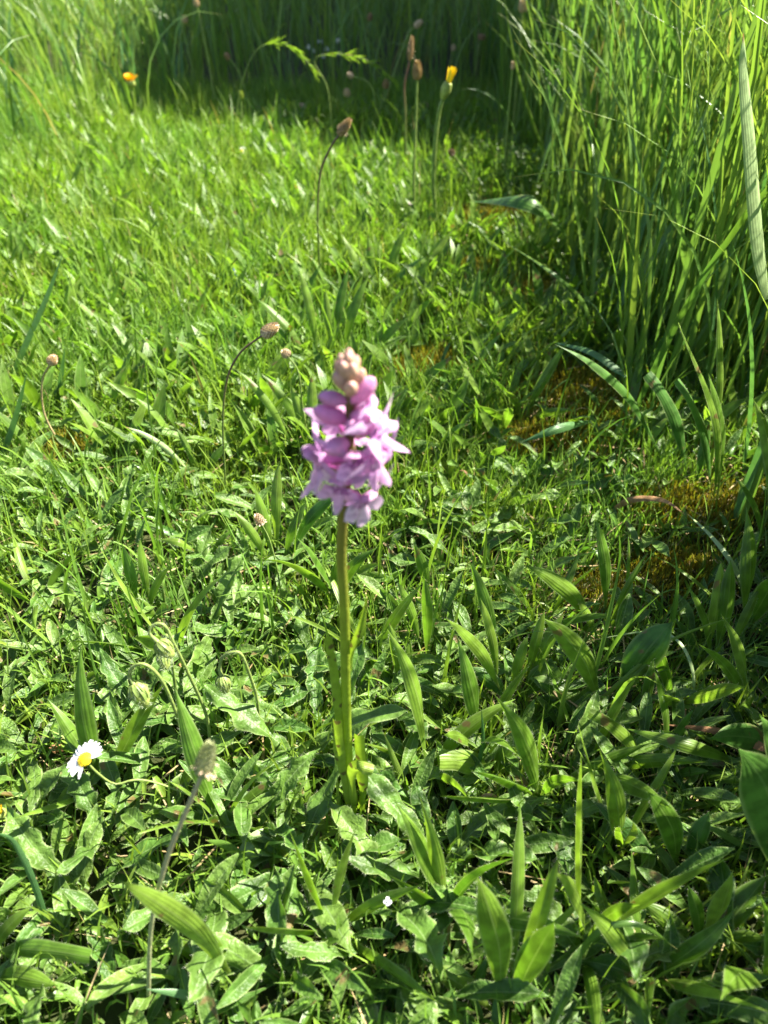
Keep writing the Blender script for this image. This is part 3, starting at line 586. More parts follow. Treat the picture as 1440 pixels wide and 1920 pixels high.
# ------------------------------------------------------------------ orchid
yb = at(660, 1545)[1]
def op(px, py, dy=0): return at_y(px, py, yb + dy)
f0 = op(660, 1545); f0[2] = 0
orch = thing('spotted_orchid', 'pink spotted orchid in flower on a tall stem, standing alone in the turf', 'orchid', f0)
spine = smooth([op(662, 1560), op(652, 1410), op(648, 1280), op(646, 1150), op(640, 1040), op(646, 940), op(656, 820), op(655, 730), op(654, 672)], 40) - f0
mb = MB(); tube(mb, spine, np.interp(np.linspace(0, 1, 40), [0, .15, .5, .8, 1], [.0026, .0022, .0019, .0016, .0008]), 12)
link('stem', mb.mesh('stem', M['orchid_stem']), orch)
def sp_at(z):
    return np.array([np.interp(z, spine[:, 2], spine[:, k]) for k in range(3)])
# leaves: sheathing, mown or bent over
def oleaf(pts, w, blunt, mat='orchid_leaf', roll=0., fold=.5):
    link('leaf', plantain_leaf_mesh([p - f0 for p in pts], w, blunt, mat, roll=roll, fold=fold, hairs=0, petiole=.7), orch)
oleaf([op(650, 1500, -.002), op(640, 1380, -.002), op(628, 1270, -.002), op(615, 1195, -.003)], .0042, True, roll=.3, fold=.25)
oleaf([op(655, 1510, -.004), op(640, 1440, -.004), op(634, 1400, -.005), op(630, 1352, -.006)], .0055, True, roll=-.2)
oleaf([op(655, 1262, .001), op(662, 1220, .000), op(680, 1175, -.002), op(691, 1110, -.003)], .0035, False, mat='orchid_leaf', roll=.8, fold=.8)
oleaf([op(664, 1515, -.004), op(660, 1455, -.006), op(672, 1440, -.012), op(700, 1446, -.013)], .0065, True, roll=.2)
oleaf([op(676, 1520, -.001), op(680, 1480, -.002), op(676, 1440, -.002), op(672, 1380, -.001)], .006, True, roll=-.3)
oleaf([op(655, 1535, -.006), at(590, 1560, .012), at(540, 1575, .014), at(480, 1640, .004)], .018, False, roll=.3, fold=.25)

def flower_meshes():
    mb = MB(); tube(mb, smooth([(0, 0, -.001), (.004, 0, .0002), (.0078, 0, .0012)], 6), [.0009, .0011, .0011, .0011, .0012, .0012], 7)
    # hood: three overlapping petals arched forward over the throat
    for dy in (-1, 0, 1):
        pts = smooth([(.0065, dy * .0006, .0012), (.0072, dy * .0018, .0035), (.0092, dy * .0021, .0052), (.0112, dy * .0009, .0048)], 7)
        s = np.linspace(0, 1, 7); hw = (np.array([.5, .9, 1, 1, .85, .55, .05]) * (.0018 if dy else .002))
        T = unit(np.gradient(pts, axis=0)); side = np.tile([0, 1., dy * -.5], (7, 1))
        U = np.array([-1, 0, 1.]); V, F, A = strips(pts[None], side[None], hw[None], U, (-hw[None, :, None] * .5 * np.abs(U)))
        mb.add(V, F, A, 0)
    fl = mb.mesh('flower', [M['pink']])
    lips = []
    for k in range(3):
        nr, na = 7, 19; ph = np.linspace(-R(78), R(78), na); rr = np.linspace(.08, 1, nr)
        lob = .76 + .20 * np.cos(ph * 2 * math.pi / R(58)) + .035 * np.sin(ph * 23 + k) ; lob = lob * (1 - .04 * np.exp(-(ph / R(20)) ** 2))
        Rr = .0100 * lob * (1 + .05 * rng.normal(0, 1, na)); q = rr[:, None] * Rr[None, :]
        a, b_ = q * np.cos(ph) * 1.18, q * np.sin(ph) * .84
        drop = R(72); e1 = np.array([math.cos(drop), 0, -math.sin(drop)]); nn = np.array([math.sin(drop), 0, math.cos(drop)])
        h = .0012 * np.sin(ph * 6 + k)[None, :] * rr[:, None] ** 2 - 16 * b_ ** 2 * (.5 + .4 * k) + 22 * a ** 2 * (k - 1)
        V = np.array([.0078, 0, .0012]) + a[..., None] * e1 + b_[..., None] * np.array([0, 1, 0]) + h[..., None] * nn
        i = np.arange(nr * na).reshape(nr, na); F = np.stack([i[:-1, :-1], i[:-1, 1:], i[1:, 1:], i[1:, :-1]], -1).reshape(-1, 4)
        A = np.zeros((nr, na, 4)); A[..., 1] = rr[:, None]; A[..., 0] = .3; A[..., 3] = .9
        m = MB(); m.add(V, F, A); lips.append(m.mesh('lip', [M['lip']]))
    seps = []
    for sgn in (-1, 1):
        pts = smooth([(.0068, sgn * .0008, .0018), (.0078, sgn * .0040, .0036), (.0072, sgn * .0085, .0062), (.0060, sgn * .0125, .0082)], 8)
        hw = np.array([.5, .8, 1, 1, .9, .7, .4, .05]) * .0017; T = unit(np.gradient(pts, axis=0)); side = np.tile([.25, 0, 1.], (8, 1))
        U = np.array([-1, 0, 1.]); m = MB(); m.add(*strips(pts[None], side[None], hw[None], U, hw[None, :, None] * .35 * np.abs(U))); seps.append(m.mesh('sepal', [M['pink_pale']]))
    mb = MB(); pts = smooth([(0, 0, -.001), (.004, 0, -.0008), (.008, 0, .001), (.0125, 0, .005)], 8); hw = np.array([.8, 1, 1, .9, .7, .5, .3, .05]) * .0013
    U = np.array([-1, 0, 1.]); mb.add(*strips(pts[None], np.tile([0, 1., 0], (1, 8, 1)), hw[None], U, hw[None, :, None] * .5 * np.abs(U))); br = mb.mesh('bract', [M['bract']])
    return fl, lips, seps, br
FL, LIPS, SEPS, BR = flower_meshes()
def bud_mesh(mat, L, r):
    mb = MB(); lathe(mb, (0, 0, 0), (1, 0, .25), L, [(0, r * .3), (.12, r * .42), (.3, r * .85), (.5, r), (.7, r * .92), (.88, r * .6), (.97, r * .22)], 9); return mb.mesh('bud', [M[mat]])
BUD_P, BUD_T = bud_mesh('pink_bud', .0105, .0026), bud_mesh('tan_bud', .0075, .0019)
def put_flower(px, py, azd, tilt=0., sc=1.0, lip=0, bract=True):
    """azd: degrees round the stem, 0 towards the camera, +90 to the side where the sun is"""
    z = op(655, py - 10)[2] - f0[2]; b = sp_at(z - .002); a = R(azd - 90)
    rot = Euler((0, R(tilt), a), 'XYZ')
    o = link('flower', FL, orch, b); o.rotation_euler = rot; o.scale = (sc,) * 3
    l = link('lip', LIPS[lip % 3], o); l.rotation_euler = (rng.normal(0, .12), rng.normal(0, .12), rng.normal(0, .1))
    for k in (0, 1):
        s_ = link('sepal', SEPS[k], o); s_.rotation_euler = (rng.normal(0, .15), rng.normal(0, .15), rng.normal(0, .12))
    if bract:
        c = link('bract', BR, orch, b - np.array([0, 0, .0015])); c.rotation_euler = (0, R(tilt - 8), a); c.scale = (sc, sc, sc)
def put_bud(px, py, azd, tilt, tan=False, sc=1.0):
    z = op(655, py)[2] - f0[2]; b = sp_at(z - .002 * 1); a = R(azd - 90)
    o = link('bud', BUD_T if tan else BUD_P, orch, b); o.rotation_euler = (0, R(tilt), a); o.scale = (sc,) * 3
    c = link('bract', BR, orch, b - np.array([0, 0, .001])); c.rotation_euler = (0, R(tilt - 5), a); c.scale = (sc * .7,) * 3
for args in [(0, 912, 44, 14, 1.1, 0), (0, 884, -16, 8, 1.0, 1), (0, 852, -72, 10, 1.25, 2), (0, 846, 64, 8, 1.2, 1), (0, 876, 100, 12, 1.05, 0), (0, 842, 12, 2, 1.0, 0), (0, 806, 68, -4, 1.1, 2), (0, 878, -120, 8, 1.1, 0),
             (0, 772, 86, -16, .8, 1), (0, 850, 170, 5, 1.0, 2), (0, 812, -150, 0, 1., 1)]:
    put_flower(*args)
for args in [(0, 818, -36, -2, False, 1.15), (0, 780, -78, -14, False, 1.2), (0, 784, 12, -10, False, 1.0), (0, 774, 44, -16, False, 1.0), (0, 742, -76, -6, False, .95), (0, 746, 74, -38, False, 1.2),
             (0, 764, 160, -30, False, 1.), (0, 728, 10, -36, True, 1.2), (0, 722, -58, -44, True, 1.2), (0, 718, 66, -44, True, 1.2), (0, 716, 160, -45, True, 1.1),
             (0, 712, -120, -45, True, 1.1), (0, 706, 24, -52, True, 1.15), (0, 704, -34, -54, True, 1.15), (0, 698, 88, -58, True, 1.05), (0, 696, -95, -58, True, 1.05), (0, 690, 0, -68, True, 1.0), (0, 688, 180, -66, True, 1.)]:
    put_bud(*args)

# ------------------------------------------------------------------ seed heads of plantain, daisies and other stalks
def scaly_head(parent, o, d, L, r, mat, scale_n=70, ring=None):
    """an egg shaped head of overlapping pointed scales on a core"""
    d = unit(np.asarray(d, float)); o = np.asarray(o, float)
    mb = MB(); lathe(mb, o, d, L, [(0, r * .35), (.1, r * .7), (.3, r * .9), (.55, r * .82), (.8, r * .55), (.97, r * .15)], 8)
    h = link('head', mb.mesh('head', [M[mat]]), parent)
    a = unit(np.cross(d, [.3, .9, .1])); b = np.cross(d, a); t = (np.arange(scale_n) + .5) / scale_n; ph = np.arange(scale_n) * 2.39996
    rr = np.interp(t, [0, .1, .3, .55, .8, 1], [r * .4, r * .75, r * .92, r * .85, r * .58, r * .1])
    rad = np.cos(ph)[:, None] * a + np.sin(ph)[:, None] * b
    base = o + d * (t * L * .95)[:, None] + rad * rr[:, None] * .9
    e = unit(rad * .8 + d * .75); l = r * .75; side = np.cross(d, rad)
    C = np.stack([base, base + e * l * .5, base + unit(e + d * .8) * l], 1); hw = np.tile(np.array([.5, .6, .06]) * r * .5, (scale_n, 1))
    mb = MB(); mb.add(*strips(C, np.repeat(side[:, None], 3, 1), hw, np.array([-1., 0, 1.]), hw[:, :, None] * -.4 * np.abs(np.array([-1., 0, 1.]))))
    link('scales', mb.mesh('scales', [M[mat]]), h, kind='stuff')
    if ring:
        n = 26; k = rng.uniform(.1, .45, n); p = rng.uniform(0, 6.28, n); rd = np.cos(p)[:, None] * a + np.sin(p)[:, None] * b
        bs = o + d * (k * L)[:, None] + rd * r * .8; C = np.stack([bs, bs + rd * r * .5, bs + rd * r * .85 - d * r * .1], 1)
        mb = MB(); mb.add(*strips(C, np.repeat(np.cross(d, rad[:1])[:, None], 3, 1).repeat(n, 0), np.tile([.00012, .00012, .00035], (n, 1)), np.array([-1., 1.])))
        link('anthers', mb.mesh('anthers', [M[ring]]), h, kind='stuff')
def seed_stalk(label, pts, L, r, mat='head_brown', stem='stalk', rs=.0006, k=.0, ring=None, name='plantain_seed_head', foot=None, group=None, yb=None, n_scales=70, hd=None):
    """pts: pixels from the foot up to where the head starts"""
    base = at(*(foot or pts[0])); yb = base[1] if yb is None else yb
    W = np.array([lean(px, py, yb, k) for px, py in pts]); f = W[0].copy()
    if foot: W = np.vstack([base, W]); f = base
    o = thing(name, label, 'seed head', f, group)
    c = smooth(W, 22) - f; mb = MB(); tube(mb, c, np.linspace(rs * 1.15, rs * .85, 22), 6); link('stem', mb.mesh('stem', [M[stem]]), o)
    d = c[-1] - c[-3] if hd is None else np.asarray(hd, float)
    scaly_head(o, c[-1] - unit(d) * r * .2, d, L, r, mat, n_scales, ring)
    return o
SG = 'plantain seed heads in the lawn'
seed_stalk('furry green and brown seed head on a pale stalk beside the daisy', [(278, 1890), (283, 1740), (310, 1620), (345, 1530), (378, 1455)], .0115, .0028, 'head_green', 'stalk_pale', .0009, k=.15, ring='head_tan', group=SG, n_scales=110, hd=(.25, .62, .74))
seed_stalk('striped seed head bent sideways on a dark arched stalk behind the orchid', [(424, 930), (418, 800), (425, 715), (450, 662), (493, 628)], .0130, .0039, 'head_tan', 'stalk_brown', .0008, k=.1, group=SG, n_scales=100)
seed_stalk('small green seed head nodding beside the tip of the orchid', [(582, 840), (568, 770), (560, 700), (540, 668)], .006, .0034, 'head_tan', 'stalk', .0008, k=.1, group=SG)
seed_stalk('greyish seed head on a thin bowed stalk out in the lawn', [(145, 868), (112, 830), (83, 775), (79, 715), (94, 682)], .0085, .0034, 'head_tan', 'straw', .0008, k=.1, group=SG)
seed_stalk('straw coloured fluffy seed head on a straight stalk beside the orchid stem', [(530, 1160), (522, 1080), (506, 1015), (490, 982)], .007, .0026, 'head_tan', 'stalk', .0006, k=.15, ring='head_tan', group=SG)
seed_stalk('dark flat seed head lying over a rosette at the edge', [(0, 1262), (30, 1238), (50, 1226)], .006, .0034, 'head_brown', 'stalk_brown', .0007, k=.5, group=SG)
seed_stalk('dark scaly seed head slanting over the sunlit lawn', [(603, 560), (596, 420), (600, 330), (618, 280), (636, 252)], 0.0194, 0.0043, 'head_brown', 'stalk_brown', 0.00120, k=.05, ring='head_tan', group=SG, n_scales=90)
seed_stalk('plump brown seed head on an upright stalk beside the yellow flower', [(777, 430), (776, 330), (780, 220), (782, 148)], 0.0207, 0.0054, 'head_brown', 'stalk', 0.00165, k=.0, group=SG, n_scales=90)
seed_stalk('tallest pale pink seed head leaning over the dark shade', [(700, 230), (726, 175), (745, 120), (765, 65), (778, 50)], 0.0168, 0.0054, 'head_tan', 'stalk', 0.00180, k=.0, group=SG)
seed_stalk('crooked brown seed head with a bent neck behind the plump one', [(760, 330), (760, 220), (758, 160), (768, 112)], 0.0324, 0.0043, 'head_brown', 'stalk_brown', 0.00165, k=.0, ring='head_tan', group=SG, hd=(.006, 0, .05))
seed_stalk('starry pale seed head on a short stalk in the shade', [(660, 262), (654, 215), (651, 180)], 0.0117, 0.0056, 'head_tan', 'stalk', 0.00150, k=.0, ring='head_tan', group=SG)
seed_stalk('small head curving over to the side above the lawn edge', [(704, 265), (704, 190), (690, 155), (662, 143)], 0.0117, 0.0043, 'head_tan', 'stalk', 0.00150, k=.0, group=SG)
seed_stalk('dim brown head on the stalk beneath the arching spray', [(706, 262), (712, 210), (722, 165)], 0.0142, 0.0056, 'head_brown', 'stalk', 0.00165, k=.0, group=SG)
seed_stalk('seed head standing high in the dark shade', [(670, 150), (676, 105), (686, 65), (692, 38)], 0.0142, 0.0050, 'head_brown', 'stalk', 0.00165, k=.0, group=SG, yb=2.0)
seed_stalk('round head on a thin stalk at the edge of the shade', [(340, 215), (336, 150), (337, 80), (345, 42)], 0.0117, 0.0056, 'head_tan', 'stalk', 0.00150, k=.0, group=SG, yb=1.75)
seed_stalk('long stalk with a pinkish tip cut by the upper edge', [(402, 185), (392, 120), (380, 60), (370, 12)], 0.0142, 0.0050, 'head_tan', 'stalk', 0.00195, k=.0, group=SG, yb=1.7)
seed_stalk('small brown head curving out beside the drooping spray', [(470, 215), (458, 165), (445, 130), (430, 110)], 0.0117, 0.0050, 'head_brown', 'stalk', 0.00165, k=.0, group=SG, yb=1.7)
seed_stalk('pale green unopened bud standing in front of the shade', [(455, 275), (452, 230), (452, 185)], 0.0130, 0.0045, 'bud_green', 'stalk', 0.00195, k=.0, group=SG)
seed_stalk('faint head in the dark gap before the tall stand', [(838, 170), (842, 130), (849, 95)], 0.0117, 0.0045, 'head_tan', 'stalk', 0.00165, k=.0, group=SG, yb=1.9)
seed_stalk('flat topped brown head beside the tall stand in shade', [(890, 140), (896, 100), (902, 74)], 0.0091, 0.0073, 'head_brown', 'stalk', 0.00165, k=.0, group=SG, yb=1.9)
seed_stalk('pale fluffy head rising through the tall stand', [(955, 340), (965, 200), (975, 90), (979, 22)], 0.0168, 0.0056, 'head_tan', 'stalk', 0.00180, k=.0, group=SG, yb=1.45, ring='head_tan')
seed_stalk('thick pale stalk with orange tipped head before the tall stand', [(945, 360), (950, 260), (961, 130)], 0.0103, 0.0028, 'head_tan', 'stalk', 0.00210, k=.0, group=SG)
seed_stalk('brown nodding head low beside the yellow flower', [(895, 365), (878, 330), (850, 290)], 0.0091, 0.0043, 'head_brown', 'stalk', 0.00165, k=.0, group=SG, ring='head_tan')
seed_stalk('small tan knob in the moss beneath the glowing leaf', [(1330, 950), (1322, 938)], .0055, .0035, 'head_tan', 'stalk_brown', .0012, k=.2, group=SG)
for i_, (px, py, dy, lab) in enumerate([(545, 213, 40, 'pinkish head just above the sunlit lawn edge'), (572, 195, 22, 'flattened head lying towards the dark shade'), (602, 232, 40, 'cream head beside the slanting dark scaly one'), (800, 196, 40, 'grey bud in the shade beneath the yellow flower'),
                                      (1100, 135, 90, 'reddish brown head deep in the tall stand')]):
    seed_stalk(lab, [(px + 6, py + dy), (px + 3, py + dy * .5), (px, py + 8)], .013, .0048, 'head_tan' if i_ != 4 else 'head_brown', 'stalk', .0018, k=.0, group=SG, yb=1.7 if i_ < 4 else 1.5)

# nodding hairy buds
def nod_bud(label, pts, L, r, k=.0):
    pts = [(pts[0][0] + 6, pts[0][1] + 75)] + pts
    base = at(*pts[0]); W = np.array([lean(px, py, base[1], k) for px, py in pts[:-2]] ); top = W[-1]
    rest = np.array([at_y(px, py, top[1] - .002 * (j + 1)) for j, (px, py) in enumerate(pts[-2:])]); W = np.vstack([W, rest]); f = W[0].copy()
    o = thing('nodding_bud', label, 'flower bud', f, 'nodding hairy flower buds')
    c = smooth(W, 30) - f; mb = MB(); tube(mb, c, np.linspace(.0009, .0008, 30) * np.interp(np.linspace(0, 1, 30), [0, .9, 1], [1, 1, 1.7]), 7)
    n = 160; ii = rng.integers(0, 30, n); q = c[ii]; e = unit(rng.normal(0, 1, (n, 3))); t = q + e * .0024; w = unit(np.cross(e, rng.normal(0, 1, (n, 3)))) * .00006
    mb.add(np.stack([q - w, q + w, t], 1), np.arange(n * 3).reshape(n, 3), np.tile([.5, .5, .5, .2], (n * 3, 1)), 1)
    link('stem', mb.mesh('stem', [M['stalk'], M['hair']]), o)
    d = unit(c[-1] - c[-4]); mb = MB(); lathe(mb, c[-1] - d * .001, d, L, [(0, r * .45), (.12, r * .85), (.3, r), (.55, r * .92), (.8, r * .68), (.95, r * .4), (1, r * .15)], 12)
    h = link('bud', mb.mesh('bud', [M['bud_green']]), o)
    a = unit(np.cross(d, [.2, .1, .95])); b = np.cross(d, a)
    for j in range(16):
        p = j * .393 + rng.normal(0, .1); rd = math.cos(p) * a + math.sin(p) * b; t = np.linspace(0, 1, 6)
        rr = np.interp(t, [0, .3, .6, 1], [.5, 1.06, .98, .35]) * r * 1.03; C = c[-1] - d * .001 + d * (t * L * (.95 if j % 2 else .72))[:, None] + rd * rr[:, None]
        m = MB(); hw = np.array([.6, 1, 1, .8, .5, .05]) * r * .22; U = np.array([-1., 0, 1.])
        m.add(*strips(C[None], np.tile(np.cross(d, rd), (1, 6, 1)), hw[None], U, hw[None, :, None] * -.3 * np.abs(U))); link('bract', m.mesh('bract', [M['stalk']]), h)
    n = 300; t = rng.random(n); p = rng.uniform(0, 6.28, n); rr = np.interp(t, [0, .12, .3, .55, .8, 1], [.45, .85, 1, .92, .68, .2]) * r
    rd = np.cos(p)[:, None] * a + np.sin(p)[:, None] * b; q = c[-1] + d * (t * L)[:, None] + rd * rr[:, None]; e = unit(rd + d * .2 + rng.normal(0, .25, (n, 3)))
    w = unit(np.cross(e, rng.normal(0, 1, (n, 3)))) * .00007; m = MB(); m.add(np.stack([q - w, q + w, q + e * (.0020 * rng.uniform(.6, 1.1, n))[:, None]], 1), np.arange(n * 3).reshape(n, 3), np.tile([.5, .5, .5, .2], (n * 3, 1)))
    link('hairs', m.mesh('hairs', [M['hair']]), h, kind='stuff')
nod_bud('plump hairy bud hanging from a thick arched stalk behind the daisy', [(345, 1385), (320, 1310), (298, 1268), (272, 1246), (250, 1250), (243, 1268), (252, 1285)], .0125, .0043)
nod_bud('hairy bud hooked over at the top of the longest leaning stalk', [(388, 1345), (352, 1260), (325, 1205), (310, 1175), (292, 1170), (280, 1186), (298, 1206)], .0105, .0037)
nod_bud('pale bud tucked beneath the hooked one', [(330, 1300), (322, 1240), (318, 1205), (314, 1192), (306, 1196), (303, 1215), (305, 1226)], .009, .0033)
nod_bud('hairy bud on a square arched stalk standing apart nearer the orchid', [(482, 1312), (468, 1265), (453, 1228), (437, 1223), (418, 1232), (412, 1252), (416, 1270)], .0105, .0036)

# daisies
def daisy(label, head_px, y, Rd, n_or_angles, stem_px, normal, cat='daisy', petal='white', disc='yellow', hw=.105, near=False, group=None, foot=None):
    c = at_y(*head_px, y); W = [at_y(px, py, y + dy) for px, py, dy in stem_px] + [c]; f = np.asarray(W[0])
    o = thing('daisy', label, cat, f, group); P = smooth(W, 18) - f
    mb = MB(); tube(mb, P[:-1], Rd * .055, 6); link('stem', mb.mesh('stem', [M['stalk']]), o)
    nz = unit(np.asarray(normal, float)); ax = unit(np.cross([0, 1., .0], nz)) if abs(nz[1]) < .9 else unit(np.cross([0, 0, 1.], nz)); ax = unit(np.array([1., 0, 0]) - nz * nz[0]); ay = np.cross(nz, ax); c0 = P[-1]
    mb = MB(); r = Rd * .36; lathe(mb, c0 - nz * r * .15, nz, r * .75, [(0, r * .9), (.15, r), (.45, r * .93), (.75, r * .65), (.95, r * .25), (1, r * .05)], 14)
    if near:
        n = 110; t = np.sqrt((np.arange(n) + .5) / n); p = np.arange(n) * 2.39996; q = c0 + (np.cos(p) * t)[:, None] * ax * r + (np.sin(p) * t)[:, None] * ay * r + nz * (np.sqrt(1 - t * t * .9) * r * .62 - r * .02)[:, None]
        e = unit(nz + .7 * ((np.cos(p) * t)[:, None] * ax + (np.sin(p) * t)[:, None] * ay)); s1 = unit(np.cross(e, ax)) * r * .075; s2 = np.cross(e, s1)
        V = np.stack([q - s1, q + s2, q + s1, q - s2, q + e * r * .14], 1); F = (np.arange(n)[:, None, None] * 5 + np.array([[0, 1, 4], [1, 2, 4], [2, 3, 4], [3, 0, 4]])).reshape(-1, 3)
        A = np.tile([.5, .5, .5, .2], (n * 5, 1)); A[:, 0] = np.repeat(rng.random(n), 5); mb.add(V, F, A)
    link('disc', mb.mesh('disc', [M[disc]]), o)
    mb = MB(); lathe(mb, c0 - nz * r * .7, nz, r * .6, [(0, Rd * .06), (.4, r * .7), (1, r * .98)], 10); link('cup', mb.mesh('cup', [M['bud_green']]), o)
    angs = n_or_angles if isinstance(n_or_angles, (list, tuple)) else [k * 360 / n_or_angles + rng.normal(0, 5) for k in range(n_or_angles)]
    for a in angs:
        d = math.cos(R(a)) * ax + math.sin(R(a)) * ay; L = Rd * rng.uniform(.62, .70); t = np.linspace(0, 1, 6); up = rng.normal(.12, .1)
        C = c0 + d * (r * .75 + t * L)[:, None] + nz * (L * (up * t - .16 * t * t))[:, None]; h = np.array([.45, .75, 1, 1, .85, .35]) * Rd * hw; U = np.array([-1, -.35, .35, 1.])
        m = MB(); m.add(*strips(C[None], np.tile(np.cross(nz, d), (1, 6, 1)), h[None], U, h[None, :, None] * .25 * np.abs(U) ** 2 + rng.normal(0, .0001))); link('petal', m.mesh('petal', [M[petal]]), o)
yd = at(166, 1530)[1]
daisy('white daisy with a yellow eye leaning out low over the hairy leaves', (160, 1424), yd - .004, .0098, [8, 24, 40, 54, 66, 76, 86, 96, 106, 117, 129, 142, 158, 170, 186, 199, 212, 226, 243, 262], [(380, 1500, .004), (300, 1470, .004), (255, 1462, .002), (215, 1470, .0), (180, 1447, -.001)], (-.30, -.22, .93), near=True)
DG = 'far white daisies in the sunlit lawn'
for px, py, lab, fa in [(452, 284, 'half closed white daisy at the far end of the lawn', 26), (486, 376, 'white daisy halfway down the lawn with cream centre', 30), (152, 354, 'small bluish white daisy in the loose grass', 20), (645, 268, 'tiny white daisy near the slanting dark head', 16)]:
    y = at(px, py + fa)[1]; daisy(lab, (px, py), y, .0115 if fa > 20 else .008, 12, [(px + 4, py + fa, 0), (px + 2, py + fa * .5, 0)], (rng.normal(0, .3), -.5, .8), group=DG, hw=.2)
for px, py in [(600, 78), (612, 92), (588, 95), (634, 76), (636, 100), (606, 105), (622, 170), (578, 88)]:
    daisy('small white flower glinting in the dark shade behind the lawn', (px, py), 2.35, .007, 8, [(px + 3, py + 26, 0), (px + 1, py + 12, 0)], (rng.normal(0, .3), -.7, .6), group='white flowers in the deep shade', hw=.24)
daisy('tiny blue speedwell flower in the middle of the lawn', (441, 511), at(441, 532)[1], .0060, 4, [(443, 534, 0), (442, 522, 0)], (0, -.6, .8), cat='speedwell', petal='blue_petal', disc='white', hw=.42)
daisy('tiny pale speedwell flower on a yellow green weed spike in front', (727, 1690), at(727, 1760)[1], .0020, 4, [(722, 1770, 0), (726, 1730, 0)], (0, -.6, .8), cat='speedwell', petal='white', disc='white', hw=.42)
for px, py, lab in [(472, 268, 'tiny yellow flower at the far end of the lawn'), (668, 309, 'tiny yellow flower beneath the slanting dark head')]:
    daisy(lab, (px, py), at(px, py + 18)[1], .009, 7, [(px + 2, py + 18, 0), (px + 1, py + 9, 0)], (.1, -.5, .8), cat='buttercup', petal='yellow', disc='yellow', hw=.3, group='tiny yellow flowers')

# yellow composites
def composite(label, pts, head_len, r, petals, y=None, stem=.002, tuft='yellow', open_=.3):
    base = at(*pts[0]); y = base[1] if y is None else y
    W = np.array([at_y(px, py, y) for px, py in pts]); f = W[0].copy(); o = thing('hawkbit_flower', label, 'yellow flower', f)
    c = smooth(W, 20) - f; mb = MB(); tube(mb, c, np.linspace(stem * 1.1, stem * .9, 20), 7); link('stem', mb.mesh('stem', [M['stalk']]), o)
    d = unit(c[-1] - c[-3]); mb = MB(); lathe(mb, c[-1], d, head_len * .55, [(0, stem), (.2, r * .75), (.6, r), (1, r * .8)], 10); link('cup', mb.mesh('cup', [M['bud_green']]), o)
    a = unit(np.cross(d, [.2, .9, .1])); b = np.cross(d, a); q0 = c[-1] + d * head_len * .45
    for j in range(petals):
        p = j * 2.39996; t = (j + .5) / petals; rd = math.cos(p) * a + math.sin(p) * b; L = head_len * (.55 + .1 * rng.random()); e = unit(d + rd * open_ * (.3 + t * 1.6)); s_ = np.linspace(0, 1, 5)
        C = q0 + rd * r * .5 * t + e * (s_ * L)[:, None] + rd * (s_ ** 2 * L * open_ * .4)[:, None]; m = MB(); h = np.array([.6, .9, 1, 1, .7]) * r * .32; U = np.array([-1., 0, 1.])
        m.add(*strips(C[None], np.tile(np.cross(d, rd), (1, 5, 1)), h[None], U, h[None, :, None] * .3 * np.abs(U))); link('petal', m.mesh('petal', [M[tuft]]), o)
composite('yellow half closed hawkbit flower on a curved bare stalk', [(822, 445), (813, 360), (815, 280), (822, 215), (830, 186)], .034, .0068, 16, stem=.0028, open_=.08)
composite('orange yellow flower out in the loose long grass', [(252, 232), (250, 195), (246, 165)], .022, .010, 22, y=1.6, stem=.002, tuft='orange', open_=.45)
composite('fading yellow bud at the picture edge beside the jagged rosette', [(60, 1572), (25, 1550), (6, 1530)], .007, .003, 10, stem=.0007, open_=.2)

# drooping flowering sprays of grass
def spray(label, pts, y, n=34):
    W = np.array([at_y(px, py, y) for px, py in pts]); f = W[0].copy(); o = thing('drooping_grass_spray', label, 'grass spray', f)
    c = smooth(W, 40) - f; mb = MB(); tube(mb, c, np.linspace(.0011, .0004, 40), 5); link('stem', mb.mesh('stem', [M['stalk']]), o)
    j = rng.integers(18, 40, n); base = c[j]; T = unit(c[np.minimum(j + 1, 39)] - c[j - 1]); e = unit(T + rng.normal(0, .3, (n, 3)) + np.array([0, 0, -.25])); l = rng.uniform(.015, .028, n)
    s_ = np.linspace(0, 1, 4); C = base[:, None] + e[:, None] * (s_[None, :] * l[:, None])[..., None]; hw = np.array([.4, 1, .8, .05])[None] * .0012 * np.ones((n, 1)); U = np.array([-1., 0, 1.])
    m = MB(); m.add(*strips(C, np.tile(unit(np.array([.2, -.5, .8])), (n, 4, 1)), hw, U, hw[:, :, None] * .5 * np.abs(U))); link('spikelets', m.mesh('spikelets', [M['plantain_lime']]), o, kind='stuff')
spray('arching green grass spray drooping over the dark shade on the daisy side', [(440, 240), (452, 160), (478, 98), (515, 80), (550, 90), (588, 128)], 1.5)
spray('longer arching grass spray drooping towards the plump brown head', [(622, 240), (614, 165), (590, 112), (640, 102), (700, 118), (738, 150)], 1.5)

# conspicuous single blades
def blade(label, pts, w, mat, zs=None, name='grass_blade', yb=None, k=.3, tip=.04, roll=0., group=None):
    """pts: pixels from foot to tip, zs: heights, else leaning back over the foot"""
    base = at(*pts[0]); yb = base[1] if yb is None else yb
    W = np.array([at(px, py, z) for (px, py), z in zip(pts, zs)] if zs else [lean(px, py, yb, k) for px, py in pts]); f = W[0].copy(); Sg = 22; c = smooth(W, Sg) - f; s = np.linspace(0, 1, Sg)
    T = unit(np.gradient(c, axis=0)); side = unit(np.cross(T, unit(np.array([.1, -.6, .8])))); side = twist(c[None], side[None], np.full((1, Sg), roll))[0]
    hw = np.clip(1 - s ** 3, tip, 1) * np.clip(.5 + 3 * s, 0, 1) * w / 2000; U = np.array([-1., 0, 1.]); mb = MB(); mb.add(*strips(c[None], side[None], hw[None], U, hw[None, :, None] * .4 * np.abs(U)))
    o = link(name, mb.mesh(name, [M[mat]]), None, f, label=label, category='grass blade')
    if group: o['group'] = group
    return o
